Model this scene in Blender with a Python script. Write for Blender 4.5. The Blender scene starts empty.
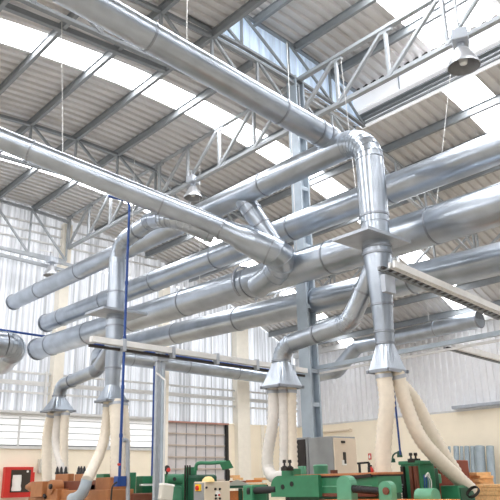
import bpy, bmesh, math, random
from mathutils import Vector, Matrix
random.seed(7)
SC = bpy.context.scene
COL = SC.collection
V = Vector
PI = math.pi

# ------------------------------------------------------------------ camera
F = 688.0
def _ray(px, py): return V((px - 250.0, -(py - 250.0), -F))
AY = _ray(-400, 497).normalized()
AX = _ray(1060, 463).normalized(); AX = (AX - AY * AX.dot(AY)).normalized()
AZ = AX.cross(AY)
CAM = V((0, 0, 1.2))
RM = Matrix((AX, AY, AZ))               # camera -> world
def ray(px, py): return RM @ _ray(px, py)
def at(px, py, d): return CAM + ray(px, py) * (d / F)
def PX(px, py, x):
    r = ray(px, py); return CAM + r * ((x - CAM.x) / r.x)
def PY(px, py, y):
    r = ray(px, py); return CAM + r * ((y - CAM.y) / r.y)
def PZ(px, py, z):
    r = ray(px, py); return CAM + r * ((z - CAM.z) / r.z)

cam = bpy.data.cameras.new('camera'); co = bpy.data.objects.new('camera', cam); COL.objects.link(co)
cam.sensor_width = 36; cam.lens = F / 500 * 36; cam.clip_end = 200
co.matrix_world = Matrix.Translation(CAM) @ RM.to_4x4()
SC.camera = co

# ------------------------------------------------------------------ materials
def lin(c):
    c = c / 255.0
    return c / 12.92 if c <= .04045 else ((c + .055) / 1.055) ** 2.4
def L3(r, g, b): return (lin(r), lin(g), lin(b), 1)
def mat(name, rgb, rough=.5, metal=0.0, var=.08, scale=6.0, bump=0.0, bscale=40.0, emit=0.0, ecol=None, stretch=None, spec=.5, trans=0.0):
    m = bpy.data.materials.new(name); m.use_nodes = True
    nt = m.node_tree; N = nt.nodes; K = nt.links
    b = N['Principled BSDF']
    b.inputs['Roughness'].default_value = rough
    b.inputs['Metallic'].default_value = metal
    b.inputs['Specular IOR Level'].default_value = spec
    c = L3(*rgb)
    tc = N.new('ShaderNodeTexCoord'); mp = N.new('ShaderNodeMapping')
    K.new(tc.outputs['Object'], mp.inputs['Vector'])
    if stretch: mp.inputs['Scale'].default_value = stretch
    nz = N.new('ShaderNodeTexNoise'); nz.inputs['Scale'].default_value = scale; nz.inputs['Detail'].default_value = 4
    K.new(mp.outputs[0], nz.inputs['Vector'])
    cr = N.new('ShaderNodeValToRGB')
    cr.color_ramp.elements[0].position = .3; cr.color_ramp.elements[1].position = .7
    cr.color_ramp.elements[0].color = tuple(max(0, x * (1 - var)) for x in c[:3]) + (1,)
    cr.color_ramp.elements[1].color = tuple(min(1, x * (1 + var)) for x in c[:3]) + (1,)
    K.new(nz.outputs['Fac'], cr.inputs['Fac'])
    K.new(cr.outputs['Color'], b.inputs['Base Color'])
    if bump:
        n2 = N.new('ShaderNodeTexNoise'); n2.inputs['Scale'].default_value = bscale
        K.new(mp.outputs[0], n2.inputs['Vector'])
        bp = N.new('ShaderNodeBump'); bp.inputs['Strength'].default_value = bump; bp.inputs['Distance'].default_value = .02
        K.new(n2.outputs['Fac'], bp.inputs['Height']); K.new(bp.outputs[0], b.inputs['Normal'])
    if emit:
        if var >= .1: K.new(cr.outputs['Color'], b.inputs['Emission Color'])
        else: b.inputs['Emission Color'].default_value = L3(*(ecol or rgb))
        b.inputs['Emission Strength'].default_value = emit
    return m
M = {}
M['galv'] = mat('galvanised_sheet', (172, 180, 189), .28, .9, .14, 2.5, .06, 9.0)
M['galv_seam'] = mat('galvanised_seam', (150, 155, 162), .4, .9, .1)
M['galv_dull'] = mat('dull_galvanised', (178, 184, 192), .5, .7, .1)
M['roof'] = mat('roof_sheet', (214, 212, 210), .5, .25, .05, 1.5)
M['steel'] = mat('painted_steel', (140, 145, 148), .5, .2, .06)
M['truss'] = mat('pale_painted_steel', (168, 173, 177), .5, .15, .05)
M['bluegrey'] = mat('blue_grey_paint', (168, 180, 190), .45, .15, .06)
M['skylight'] = mat('skylight_panel', (250, 250, 250), .5, 0, .01, emit=6.5, ecol=(252, 252, 255))
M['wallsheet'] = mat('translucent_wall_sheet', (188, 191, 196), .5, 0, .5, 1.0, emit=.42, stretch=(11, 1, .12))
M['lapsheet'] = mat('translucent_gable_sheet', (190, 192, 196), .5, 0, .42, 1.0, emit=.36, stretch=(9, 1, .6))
M['fascia'] = mat('translucent_step_sheet', (190, 206, 224), .5, 0, .25, 1.0, emit=.25, stretch=(8, 1, .4))
M['whitefascia'] = mat('white_gutter_sheet', (246, 247, 250), .35, .0, .04, emit=0.2)  # slight glow added so the gutter sheet looks whiter
M['backsheet'] = mat('back_wall_sheet', (150, 156, 164), .5, .0, .04, emit=.05, ecol=(225, 235, 255))  # sheeting of the unseen walls, with a faint added daylight glow
M['rightsheet'] = mat('right_wall_sheet', (234, 235, 237), .5, .05, .03)
M['cream'] = mat('cream_painted_block', (249, 238, 216), .8, 0, .03, 2, .05)
M['creamcol'] = mat('cream_column_paint', (242, 236, 222), .7, 0, .03)
M['louvre'] = mat('louvre_blade', (240, 240, 240), .45, 0, .02, emit=.25)  # blades emit a little to look brighter
M['door'] = mat('door_panel', (205, 201, 200), .6, 0, .04)
M['doorrail'] = mat('door_rail_paint', (196, 182, 168), .5)
M['doorhead'] = mat('door_header_paint', (178, 132, 120), .5)
M['rail'] = mat('pale_rail', (216, 216, 214), .45, .15, .06)
M['floor'] = mat('dusty_concrete', (172, 164, 152), .7, 0, .1, 1.0)
M['green'] = mat('green_machine_paint', (52, 124, 88), .4, 0, .1, 8)
M['greendark'] = mat('dark_green_paint', (28, 78, 56), .45, 0, .1, 8)
M['greenlight'] = mat('light_green_paint', (92, 156, 124), .4, 0, .08, 8)
M['brown'] = mat('brown_machine_paint', (164, 108, 66), .5, 0, .1, 8)
M['browndark'] = mat('dark_brown_paint', (112, 62, 44), .55, 0, .12, 8)
M['black'] = mat('black_rubber', (28, 27, 28), .5, 0, .1)
M['dark'] = mat('dark_iron', (58, 54, 52), .45, .5, .1)
M['hose'] = mat('cream_hose_fabric', (226, 217, 201), .75, 0, .05, 14)
M['hosegrey'] = mat('grey_hose_fabric', (218, 214, 208), .7, 0, .05, 14)
M['hoseband'] = mat('hose_clamp_band', (196, 186, 168), .6, 0, .05)
M['red'] = mat('red_enamel', (206, 40, 30), .4, 0, .05)
M['white'] = mat('white_enamel', (240, 238, 232), .45, 0, .03)
M['glass'] = mat('dark_glass', (60, 52, 46), .15, 0, .05)
M['blue'] = mat('blue_pipe_paint', (26, 66, 134), .4, 0, .05)
M['panel'] = mat('beige_cabinet_paint', (222, 206, 184), .5, 0, .03)
M['cabgrey'] = mat('grey_cabinet_paint', (148, 150, 150), .5, 0, .05)
M['boxgrey'] = mat('pale_grey_box', (206, 202, 190), .5, 0, .03)
M['orange'] = mat('orange_plate', (238, 120, 30), .5, 0, .05)
M['yellow'] = mat('yellow_plate', (245, 200, 40), .5, 0, .05)
M['wood'] = mat('pine_wood', (232, 186, 130), .65, 0, .16, 5, stretch=(1, 8, 8))
M['woodorange'] = mat('orange_brown_wood', (206, 122, 62), .6, 0, .12, 5, stretch=(1, 8, 8))
M['woodred'] = mat('red_brown_board', (128, 62, 44), .6, 0, .12, 5)
M['gutter'] = mat('blue_grey_sheet_metal', (150, 162, 168), .45, .25, .1)
M['reflector'] = mat('lamp_reflector', (205, 208, 212), .3, .6, .05)
M['reflin'] = mat('lamp_reflector_inside', (150, 150, 150), .45, .3, .1)
M['bulb'] = mat('lamp_bulb', (235, 235, 230), .2, 0, .02)
M['lamphouse'] = mat('lamp_ballast_box', (190, 196, 204), .45, .4, .06)
M['rust'] = mat('rust_table_top', (182, 120, 78), .5, .2, .15, 6)
M['wire'] = mat('thin_steel_wire', (214, 214, 212), .4, .4, .05)
M['oil'] = mat('dusty_yellow_cloth', (245, 214, 150), .8, 0, .1)

# ------------------------------------------------------------------ mesh builder
class MB:
    def __init__(s): s.v = []; s.f = []; s.sm = []; s.ang = 35
    def add(s, vs, fs, smooth=False):
        n = len(s.v); s.v += [V(p) for p in vs]
        for f in fs: s.f.append([i + n for i in f]); s.sm.append(smooth)
        return s
    def box(s, lo, hi, bev=0.0):
        x0, y0, z0 = [min(a, b) for a, b in zip(lo, hi)]; x1, y1, z1 = [max(a, b) for a, b in zip(lo, hi)]
        return s.obox(V(((x0 + x1) / 2, (y0 + y1) / 2, (z0 + z1) / 2)), V((1, 0, 0)), V((0, 1, 0)), V((0, 0, 1)), x1 - x0, y1 - y0, z1 - z0, bev)
    def obox(s, c, a, b, n, la, lb, ln, bev=0.0):
        bm = bmesh.new(); bmesh.ops.create_cube(bm, size=1)
        for v in bm.verts: v.co = V((v.co.x * la, v.co.y * lb, v.co.z * ln))
        bev = min(bev, .3 * min(la, lb, ln))
        if bev > 0: bmesh.ops.bevel(bm, geom=list(bm.edges), offset=bev, segments=2, affect='EDGES', profile=.5)
        vs = [c + a * v.co.x + b * v.co.y + n * v.co.z for v in bm.verts]
        bm.verts.index_update()
        s.add(vs, [[v.index for v in f.verts] for f in bm.faces]); bm.free(); return s
    def bar(s, p, q, w, h, up=V((0, 0, 1)), bev=0.0):
        p = V(p); q = V(q); t = (q - p).normalized()
        if abs(t.dot(up)) > .98: up = V((0, 1, 0))
        a = t.cross(up).normalized(); b = a.cross(t).normalized()
        return s.obox((p + q) / 2, t, a, b, (q - p).length, w, h, bev)
    def angle(s, p, q, w, up=V((0, 0, 1)), th=.012):
        """rolled angle pair (T shape)"""
        p = V(p); q = V(q); t = (q - p).normalized()
        if abs(t.dot(up)) > .98: up = V((0, 1, 0))
        a = t.cross(up).normalized(); b = a.cross(t).normalized()
        s.obox((p + q) / 2 - b * (w * .45), t, a, b, (q - p).length, w, w * .22)
        s.obox((p + q) / 2, t, a, b, (q - p).length, w * .32, w * .8)
        return s
    def tube(s, pts, r, seg=20, cap=True, smooth=True, closed=False):
        pts = [V(p) for p in pts]; n = len(pts)
        rs = r if isinstance(r, (list, tuple)) else [r] * n
        tan = []
        for i in range(n):
            if i == 0: t = pts[1] - pts[0]
            elif i == n - 1: t = pts[-1] - pts[-2]
            else: t = (pts[i] - pts[i - 1]).normalized() + (pts[i + 1] - pts[i]).normalized()
            tan.append(t.normalized() if t.length > 1e-9 else V((0, 0, 1)))
        u = V((0, 0, 1)) if abs(tan[0].z) < .9 else V((0, 1, 0))
        u = (u - tan[0] * u.dot(tan[0])).normalized()
        vs = []
        for i in range(n):
            u = (u - tan[i] * u.dot(tan[i])).normalized(); w = tan[i].cross(u)
            k = 1.0
            for j in range(seg):
                a = 2 * PI * j / seg
                vs.append(pts[i] + (u * math.cos(a) + w * math.sin(a)) * rs[i])
        fs = []
        for i in range(n - 1):
            for j in range(seg):
                k = (j + 1) % seg
                fs.append([i * seg + j, i * seg + k, (i + 1) * seg + k, (i + 1) * seg + j])
        s.add(vs, fs, smooth)
        if cap:
            s.add(vs[:seg], [list(range(seg))[::-1]]); s.add(vs[-seg:], [list(range(seg))])
        return s
    def lathe(s, c, prof, axis=V((0, 0, 1)), seg=24, smooth=True):
        c = V(c); axis = V(axis).normalized()
        u = V((1, 0, 0)) if abs(axis.x) < .9 else V((0, 1, 0))
        u = (u - axis * u.dot(axis)).normalized(); w = axis.cross(u)
        vs = []; n = len(prof)
        for (r, h) in prof:
            for j in range(seg):
                a = 2 * PI * j / seg
                vs.append(c + axis * h + (u * math.cos(a) + w * math.sin(a)) * max(r, 1e-4))
        fs = []
        for i in range(n - 1):
            for j in range(seg):
                k = (j + 1) % seg
                fs.append([i * seg + j, i * seg + k, (i + 1) * seg + k, (i + 1) * seg + j])
        return s.add(vs, fs, smooth)
    def prism(s, poly, d):
        d = V(d); n = len(poly); vs = [V(p) for p in poly] + [V(p) + d for p in poly]
        fs = [list(range(n))[::-1], list(range(n, 2 * n))] + [[i, (i + 1) % n, n + (i + 1) % n, n + i] for i in range(n)]
        return s.add(vs, fs)
    def build(s, name, m, parent=None, label=None):
        root = parent
        while root is not None and root.parent is not None: root = root.parent
        if parent is None:
            xs = [p.x for p in s.v]; ys = [p.y for p in s.v]; zs = [p.z for p in s.v]
            off = V(((min(xs) + max(xs)) / 2, (min(ys) + max(ys)) / 2, min(zs)))
        else: off = root.location.copy()
        me = bpy.data.meshes.new(name)
        me.from_pydata([tuple(p - off) for p in s.v], [], s.f)
        me.polygons.foreach_set('use_smooth', s.sm)
        me.update()
        bm = bmesh.new(); bm.from_mesh(me)
        bmesh.ops.recalc_face_normals(bm, faces=bm.faces)
        bm.to_mesh(me); bm.free()
        if any(s.sm): me.set_sharp_from_angle(angle=math.radians(s.ang))
        for mm in (m if isinstance(m, list) else [m]): me.materials.append(mm)
        o = bpy.data.objects.new(name, me); COL.objects.link(o)
        if parent is None: o.location = off
        else: o.parent = parent
        if label: o['label'] = label
        return o
def tag(o, label, cat, group=None, kind=None):
    o['label'] = label; o['category'] = cat
    if group: o['group'] = group
    if kind: o['kind'] = kind
    return o
def thing(name, label, cat, loc, group=None):
    o = bpy.data.objects.new(name, None); COL.objects.link(o); o.location = V(loc); o.empty_display_size = .1
    return tag(o, label, cat, group)
def struct(o): o['kind'] = 'structure'; return o
def lerp(a, b, t): return V(a) + (V(b) - V(a)) * t

# ------------------------------------------------------------------ roof
XC, ZC, KC = 7.0, 10.0, .0195
def vz(x, up=0.0): return ZC + up - KC * (x - XC) ** 2
UP = .95
HX0, HX1, HY = 7.62, 12.3, 9.4
STRIPS = [(17.05, 17.75), (11.47, 12.27), (6.3, 7.12), (1.0, 1.85), (-4.3, -3.5)]  # last two strips are unseen, added behind the viewer for more light
XL, XR, YW, XW = -6.8, 20.83, 20.4, 20.83
YB = -10.0
def corrug(mb, x0, x1, y0, y1, up, per=.25, dep=.06, nx=None):
    xs = []; nx = nx or max(2, int((x1 - x0) / .9))
    xs = [x0 + (x1 - x0) * i / nx for i in range(nx + 1)]
    ys = []; y = y0; k = 0
    prof = [(0, 0), (.30, 0), (.42, 1), (.70, 1), (.82, 0)]
    while y < y1:
        for a, h in prof:
            yy = y + a * per
            if yy <= y1: ys.append((yy, h * dep))
        y += per
    ys.append((y1, 0))
    vs = [V((x, yy, vz(x, up) + h)) for (yy, h) in ys for x in xs]
    n = len(xs)
    fs = [[j * n + i, j * n + i + 1, (j + 1) * n + i + 1, (j + 1) * n + i] for j in range(len(ys) - 1) for i in range(n - 1)]
    mb.add(vs, fs)
cl = MB()
for y0, y1 in ((17.75, 20.4), (12.27, 17.05), (9.4, 11.47)): corrug(cl, XL, XR, y0, y1, 0)
for y0, y1 in ((7.12, 9.4), (1.85, 6.3), (-3.5, 1.0), (YB, -4.3)):
    corrug(cl, HX1, XR, y0, y1, 0); corrug(cl, HX0, HX1, y0, y1 - (.9 if y0 == 1.85 else 0), UP); corrug(cl, XL, HX0, y0, y1, 0)
struct(cl.build('ceiling', M['roof']))
wn = 1
for (y0, y1) in STRIPS:
    w = MB()
    if y1 > HY: corrug(w, XL, XR, y0, y1, .01, .2, .03)
    else:
        corrug(w, HX1, XR, y0, y1, .01, .2, .03); corrug(w, HX0, HX1, y0 - (.9 if abs(y0 - 6.3) < .01 else 0), y1, UP + .01, .2, .03); corrug(w, XL, HX0, y0, y1, .01, .2, .03)
    struct(w.build('window_%d' % wn, M['skylight'])); wn += 1
# step between low and raised roof
t1 = MB(); n = int((HX1 - HX0) / .06)
for i in range(n):
    xa = HX0 + i * .06; xb = xa + .06; d0 = .05 * ((i // 2) % 2); d1 = .05 * (((i + 1) // 2) % 2)
    t1.add([(xa, HY + d0, vz(xa) - .02), (xb, HY + d1, vz(xb) - .02), (xb, HY + d1, vz(xb, UP)), (xa, HY + d0, vz(xa, UP))], [[0, 1, 2, 3]])
struct(t1.build('trim_1', M['fascia']))
t2 = MB(); ft = vz(HX1, UP) + .05
t2.box((HX1, YB, vz(HX1) - .02), (HX1 + .05, HY, ft - .10))
t2.box((HX1 - .22, YB, 9.78), (HX1 + .02, HY, 9.82)); t2.box((HX1 - .24, YB, 9.8), (HX1 - .2, HY, 10.16), .01)
T2_ = struct(t2.build('trim_2', M['whitefascia']))
t2 = MB(); y = -2.0
while y < HY: t2.box((HX1 - .16, y, ft - .14), (HX1 - .12, y + .13, ft + .0)); y += .25
t2.build('closure_strip', M['dark'], T2_)
t2 = MB(); y = -1.5
while y < HY: t2.box((HX1 - .26, y, 9.8), (HX1 - .24, y + .03, 10.16)); y += 1.9
t2.build('joint_strip', M['galv_dull'], T2_)
t3 = MB()
for zz, dd in ((9.70, .14), (9.60, .1), (9.5, .06)): t3.box((HX1 - dd, YB, zz), (HX1 + .02, HY, zz + .035))
struct(t3.build('trim_3', M['steel']))

# purlins
ORD = ['first', 'second', 'third', 'fourth', 'fifth', 'sixth', 'seventh', 'eighth', 'ninth', 'tenth', 'eleventh', 'twelfth']
def purlin(x, y0, y1, up, label, group):
    z = vz(x, up) - .005; h, w, t = .21, .08, .014
    mb = MB()
    poly = [(x - w / 2, y0, z), (x + w / 2, y0, z), (x + w / 2, y0, z - t), (x + t / 2, y0, z - t), (x + t / 2, y0, z - h + t), (x + w / 2, y0, z - h + t),
            (x + w / 2, y0, z - h), (x - w / 2, y0, z - h), (x - w / 2, y0, z - h + t), (x - t / 2, y0, z - h + t), (x - t / 2, y0, z - t), (x - w / 2, y0, z - t)]
    mb.prism(poly, (0, y1 - y0, 0))
    tag(mb.build('roof_purlin', M['steel']), label, 'roof beam', group)
left = [8.75, 7.5, 6.25, 5.0, 3.75]
for i, x in enumerate(left):
    purlin(x, (9.45 if x > HX0 else YB), 20.35, 0, 'grey steel purlin under the lower roof, %s on the left of the long lattice truss' % ORD[i], 'purlins of the lower roof')
right = [11.1, 12.15, 13.2, 14.18, 15.2, 16.2, 18.2, 19.3, 20.3]
for i, x in enumerate(right):
    purlin(x, (9.45 if x < HX1 else YB), 20.35, 0, 'grey steel purlin under the lower roof, %s on the right of the long lattice truss' % ORD[i], 'purlins of the lower roof')
for i, x in enumerate([11.2, 9.95, 8.7]):
    purlin(x, YB, 9.35, UP, 'grey steel purlin under the raised roof panel, %s counted from its white gutter edge' % ORD[i], 'purlins of the raised roof')

# ------------------------------------------------------------------ walls, floor
fl = MB(); fl.box((XL - .25, YB - .25, -.1), (XW, YW + .02, 0)); struct(fl.build('floor', M['floor']))
# two unseen walls behind the viewer, added to close the hall and grey reflections
wk = MB(); wk.box((XL - .25, YB - .25, 0), (XW, YB, 3.3)); WK = struct(wk.build('wall_back', M['cream']))
ws = MB(); ws.box((XL - .25, YB, 0), (XL, YW + .25, 3.3)); WS = struct(ws.build('wall_side', M['cream']))
sh = MB(); sh.add([(XL, YB, 3.3), (XW, YB, 3.3)] + [(XW - (XW - XL) * k / 20, YB, vz(XW - (XW - XL) * k / 20)) for k in range(21)], [list(range(23))]); sh.build('sheeting', M['backsheet'], WK)
sh = MB(); sh.add([(XL, YB, 3.3), (XL, YW, 3.3), (XL, YW, vz(XL)), (XL, YB, vz(XL))], [[0, 1, 2, 3]]); sh.build('sheeting', M['backsheet'], WS)
# left (gable) wall
wl = MB()
wl.box((XL, YW, 0), (14.28, YW + .25, 2.33)); wl.box((17.02, YW, 0), (XW, YW + .25, 3.3))
wl.box((13.92, YW - .02, 0), (14.3, YW + .25, 3.3))
WL = struct(wl.build('wall_left', M['cream']))
def ribsheet(mb, x0, x1, z0, z1f, y, per=.2, dep=.04, scal=0.0):
    x = x0; prof = [(0, 0), (.35, 0), (.45, 1), (.85, 1), (.95, 0)]; pts = []
    while x < x1:
        for a, h in prof:
            if x + a * per <= x1: pts.append((x + a * per, h * dep))
        x += per
    pts.append((x1, 0)); vs = []
    for (xx, d) in pts: vs += [V((xx, y - d, z0 + (scal if d > 0 else 0))), V((xx, y - d, z1f(xx)))]
    mb.add(vs, [[2 * i, 2 * i + 1, 2 * i + 3, 2 * i + 2] for i in range(len(pts) - 1)])
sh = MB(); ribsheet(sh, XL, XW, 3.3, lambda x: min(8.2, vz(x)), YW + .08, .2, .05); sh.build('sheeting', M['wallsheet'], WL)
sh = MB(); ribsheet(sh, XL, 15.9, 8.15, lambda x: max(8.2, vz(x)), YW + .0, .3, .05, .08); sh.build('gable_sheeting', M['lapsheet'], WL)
for zz, hh in ((4.5, .06), (4.15, .13), (3.9, .06)):
    g = MB(); g.box((XL, YW - .08, zz), (XW - .02, YW + .0, zz + hh)); g.build('girt', M['rail'], WL)
g = MB(); g.box((XL, YW - .1, 3.3), (14.2, YW + .02, 3.38)); g.build('sill', M['rail'], WL)
for zz in (8.75, 9.05, 9.35):
    g = MB(); g.box((XL, YW - .13, zz), (min(15, XC + math.sqrt(max(0, (10 - zz) / KC)) - .3), YW - .07, zz + .05)); g.build('girt', M['rail'], WL)
for xx in (5.2, 9.62 - .0, 19.4):
    g = MB(); g.box((xx, YW - .13, 3.36 if xx < 13 else 3.42), (xx + .07, YW - .05, 4.6)); g.build('stud', M['rail'], WL)
# louvres
lv = MB()
for k in range(5):
    z = 2.42 + k * .19
    lv.add([(XL, YW + .06, z), (13.9, YW + .06, z), (13.9, YW + .16, z + .16), (XL, YW + .16, z + .16)], [[0, 1, 2, 3]])
    lv.add([(XL, YW + .06, z), (13.9, YW + .06, z), (13.9, YW + .06, z - .02), (XL, YW + .06, z - .02)], [[0, 1, 2, 3]])
pass
LV = struct(lv.build('window_6', M['louvre']))
fr = MB(); fr.box((XL, YW - .05, 2.28), (13.9, YW + .16, 2.36)); fr.box((XL, YW - .03, 3.22), (13.9, YW + .16, 3.31))
for xx in (8.95, 12.0): fr.box((xx, YW - .0, 2.3), (xx + .05, YW + .06, 3.3))
fr.build('window_frame', M['rail'], LV)
fr = MB(); fr.box((XL, YW + .17, 2.33), (13.9, YW + .2, 3.3)); fr.build('window_pane', M['cabgrey'], LV)  # grey backing added so the gaps between blades look dark
# gate
dr = MB(); dr.box((14.3, YW + .05, 0), (17.0, YW + .1, 3.26)); DR = struct(dr.build('door_1', M['door']))
fr = MB()
for k in range(8): fr.box((14.3 + .44 * k, YW + .03, 0), (14.32 + .44 * k, YW + .06, 3.26))
fr.build('door_stile', M['galv_seam'], DR)
fr = MB()
for k in range(9): fr.box((14.3, YW - .0, .26 + .4 * k - .2), (16.95, YW + .06, .3 + .4 * k - .2))
fr.build('door_rail', M['doorrail'], DR)
fr = MB(); fr.box((14.2, YW - .06, 3.24), (17.1, YW + .06, 3.3)); fr.build('door_header', M['doorhead'], DR)
fr = MB(); fr.box((16.98, YW - .03, 1.15), (17.1, YW + .04, 3.24)); fr.build('door_jamb', M['black'], DR)  # black strip stands in for the dark gap at the gate's right edge
# concrete columns of the gable wall
for x, w, lab in ((10.0, .34, 'slim cream wall column carrying the end of the long lattice truss'),
               (14.05, .34, 'cream wall column on the left side of the grey panelled gate'),
               (17.72, .62, 'broad cream wall column on the right side of the grey panelled gate')):
    c = MB(); c.box((x - w / 2, YW - .22, 0), (x + w / 2, YW + .1, vz(x) - .25), .01)
    tag(c.build('wall_column', M['creamcol']), lab, 'column')
c = MB(); c.box((16.0 + 2.75, YW - .06, 0), (16.0 + 2.9, YW + .1, 3.3)); struct(c.build('trim_5', M['creamcol']))
# right wall
wr = MB(); wr.box((XW, YB, 0), (XW + .25, YW + .25, 3.3)); WR = struct(wr.build('wall_right', M['cream']))
sh = MB(); y = YB; pts = []
while y < YW:
    for a, h in ((0, 0), (.4, 0), (.5, 1), (.85, 1), (.95, 0)): pts.append((y + a * .24, h * .05))
    y += .24
vs = []
for yy, d in pts: vs += [V((XW + .08 - d, yy, 3.3)), V((XW + .08 - d, yy, 6.15))]
sh.add(vs, [[2 * i, 2 * i + 1, 2 * i + 3, 2 * i + 2] for i in range(len(pts) - 1)]); sh.build('sheeting', M['rightsheet'], WR)
g = MB(); g.box((XW - .02, YB, 3.26), (XW + .06, YW, 3.32)); g.build('sill', M['rail'], WR)
g = MB(); g.box((XW - .1, YB, 6.1), (XW + .06, YW, 6.3)); g.build('eaves_beam', M['rail'], WR)
# trough on the right wall
p0 = PX(455, 409, XW - .1); g = MB()
g.box((XW - .28, YB + 6, p0.z - .02), (XW - .02, p0.y, p0.z + .04)); g.box((XW - .30, YB + 6, p0.z + .0), (XW - .27, p0.y, p0.z + .08))
tag(g.build('wall_trough', M['galv_dull']), 'long grey metal channel fixed along the right wall under its sheeting', 'channel')
p0 = PX(322, 432.5, XW - .06); p1 = PX(350, 430, XW - .06)
g = MB(); g.tube([p0, p1], .04, 10); g.tube([p1, p1 + V((.1, 0, 0))], .06, 10)
tag(g.build('wall_pipe', M['panel']), 'short cream pipe along the right wall above the beige cabinet', 'pipe')

# ------------------------------------------------------------------ trusses
def truss(name, label, pts_top, pts_bot, down=True, up=V((0, 0, 1)), w=.1, m='truss', both=False, group=None):
    """pts_top / pts_bot: matching node lists; verticals at each node, one diagonal in each bay"""
    t = thing(name, label, 'roof truss', lerp(pts_bot[0], pts_bot[-1], .5), group)
    a = MB()
    for p, q in zip(pts_top[:-1], pts_top[1:]): a.angle(p, q, w * 1.15)
    a.build('top_chord', M[m], t)
    a = MB()
    for p, q in zip(pts_bot[:-1], pts_bot[1:]): a.angle(p, q, w * 1.15)
    a.build('bottom_chord', M[m], t)
    for p, q in zip(pts_top, pts_bot):
        a = MB(); a.bar(p, q, w * .7, w * .7, bev=.01); a.build('vertical', M[m], t)
    for i in range(len(pts_top) - 1):
        a = MB()
        if down: a.bar(pts_top[i], pts_bot[i + 1], w * .75, w * .75, bev=.01)
        else: a.bar(pts_bot[i], pts_top[i + 1], w * .75, w * .75, bev=.01)
        a.build('diagonal', M[m], t)
    return t
YN = [9.5 + 1.325 * k for k in range(-6, 9)]
T1 = truss('lattice_truss', 'long pale lattice truss running from the gable wall column to the upper right edge', [V((10, y, 9.86)) for y in YN], [V((10, y, 8.72)) for y in YN], True)
for y in YN:
    g = MB(); g.box((9.97, y - .16, 9.72), (10.03, y + .16, 9.84)); g.build('gusset', M['truss'], T1)
XN = [10 - 1.25 * k for k in range(0, 8)]
truss('cross_truss', 'grey cross truss hanging under the lower roof behind the upper left duct', [V((x, 15.0, vz(x) - .16)) for x in XN[::-1]], [V((x, 15.0, 8.75)) for x in XN[::-1]], True, m='steel', w=.085)
truss('cross_truss', 'grey cross truss under the bluish step sheet, ending at the steel post top', [V((x, 9.32, vz(x) - .12)) for x in XN[::-1]], [V((x, 9.32, 8.75)) for x in XN[::-1]], True, m='steel', w=.085)
XS = [6.9, 8.3, 9.7, 11.1, 12.3]
truss('step_truss', 'short truss in front of the bluish corrugated step sheet, just below the raised roof', [V((x, 9.3, vz(x, UP) - .08)) for x in XS], [V((x, 9.3, vz(x) + .02)) for x in XS], True, m='steel', w=.075)
XP = [10 + 1.2 * k for k in range(0, 7)]
for yy, lab in ((15.0, 'pale cross truss behind the long ducts, on the right of the long lattice truss'), (9.4, 'cross truss of the lower roof right of the steel post, nearest one to the camera')):
    truss('cross_truss', lab, [V((x, yy, vz(x) - .2)) for x in XP], [V((x, yy, vz(x) - 1.0)) for x in XP], True, m='truss', w=.08)
YN2 = [4.2 + 1.325 * k for k in range(0, 12)]
truss('lattice_truss', 'second lattice truss, low under the roof slope beside the right wall', [V((17.2, y, vz(17.2) - .12)) for y in YN2], [V((17.2, y, vz(17.2) - .95)) for y in YN2], True, m='truss', w=.085)
XG = [4.6, 5.95, 7.3, 8.65, 9.95]
truss('gable_truss', 'pale truss standing flat against the gable wall at the far left', [V((x, 20.1, vz(x) - .2)) for x in XG], [V((x, 20.1, 8.25)) for x in XG], True, m='truss', w=.085)
for dz, yy, lab in ((0, 19.75, 'upper of two pale rails along the gable wall behind the small far lamp'), (-.22, 19.75, 'lower of two pale rails along the gable wall behind the small far lamp')):
    a = PY(-10, 245, yy); b = PY(73, 266, yy); g = MB(); g.bar(a + V((0, 0, dz)), b + V((0, 0, dz)), .09, .09)
    tag(g.build('wall_rail', M['truss']), lab, 'rail')

# steel column
c = thing('steel_column', 'tall blue-grey steel column behind the middle ducts, standing beside the grey cabinet', 'column', (10.0, 9.4, 0))
g = MB(); g.box((9.86, 9.26, 0), (9.9, 9.54, 9.9)); g.box((10.1, 9.26, 0), (10.14, 9.54, 9.9)); g.box((9.9, 9.39, 0), (10.1, 9.42, 9.9)); g.build('post', M['bluegrey'], c)
g = MB(); g.box((9.7, 9.1, 0), (10.3, 9.7, .03)); g.build('base_plate', M['dark'], c)
g = MB()
for k in range(14): g.box((9.88, 9.27, .6 + .65 * k), (10.12, 9.285, .68 + .65 * k))
g.build('batten_plate', M['bluegrey'], c)

# ------------------------------------------------------------------ ducts
def rounded(pts, rads, n=7):
    """split a polyline into straight and bend pieces"""
    pts = [V(p) for p in pts]; out = []; cur = pts[0]
    for i in range(1, len(pts) - 1):
        a, b, c2 = pts[i - 1], pts[i], pts[i + 1]; u = (a - b).normalized(); w = (c2 - b).normalized()
        ang = u.angle(w); rr = rads[i - 1]
        if rr <= 0 or ang > PI - .02: out.append(('s', [cur, b])); cur = b; continue
        d = min(rr / math.tan(ang / 2), .48 * min((a - b).length, (c2 - b).length) if False else 1e9)
        p0, p1 = b + u * d, b + w * d; cen = b + (u + w).normalized() * (rr / math.sin(ang / 2))
        out.append(('s', [cur, p0])); arc = []
        va, vb = p0 - cen, p1 - cen; tot = va.angle(vb); ax = va.cross(vb).normalized()
        for k in range(n + 1): arc.append(cen + Matrix.Rotation(tot * k / n, 3, ax) @ va)
        out.append(('b', arc)); cur = p1
    out.append(('s', [cur, pts[-1]])); return out
def ring(p, t, r, parent, m='galv_seam', wd=.03, over=.012, name='joint_ring'):
    t = V(t).normalized(); p = V(p)
    mb = MB(); mb.lathe(p, [(r - .004, -wd / 2), (r + over, -wd / 2), (r + over, wd / 2), (r - .004, wd / 2)], t, 28); mb.build(name, M[m], parent)
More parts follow.
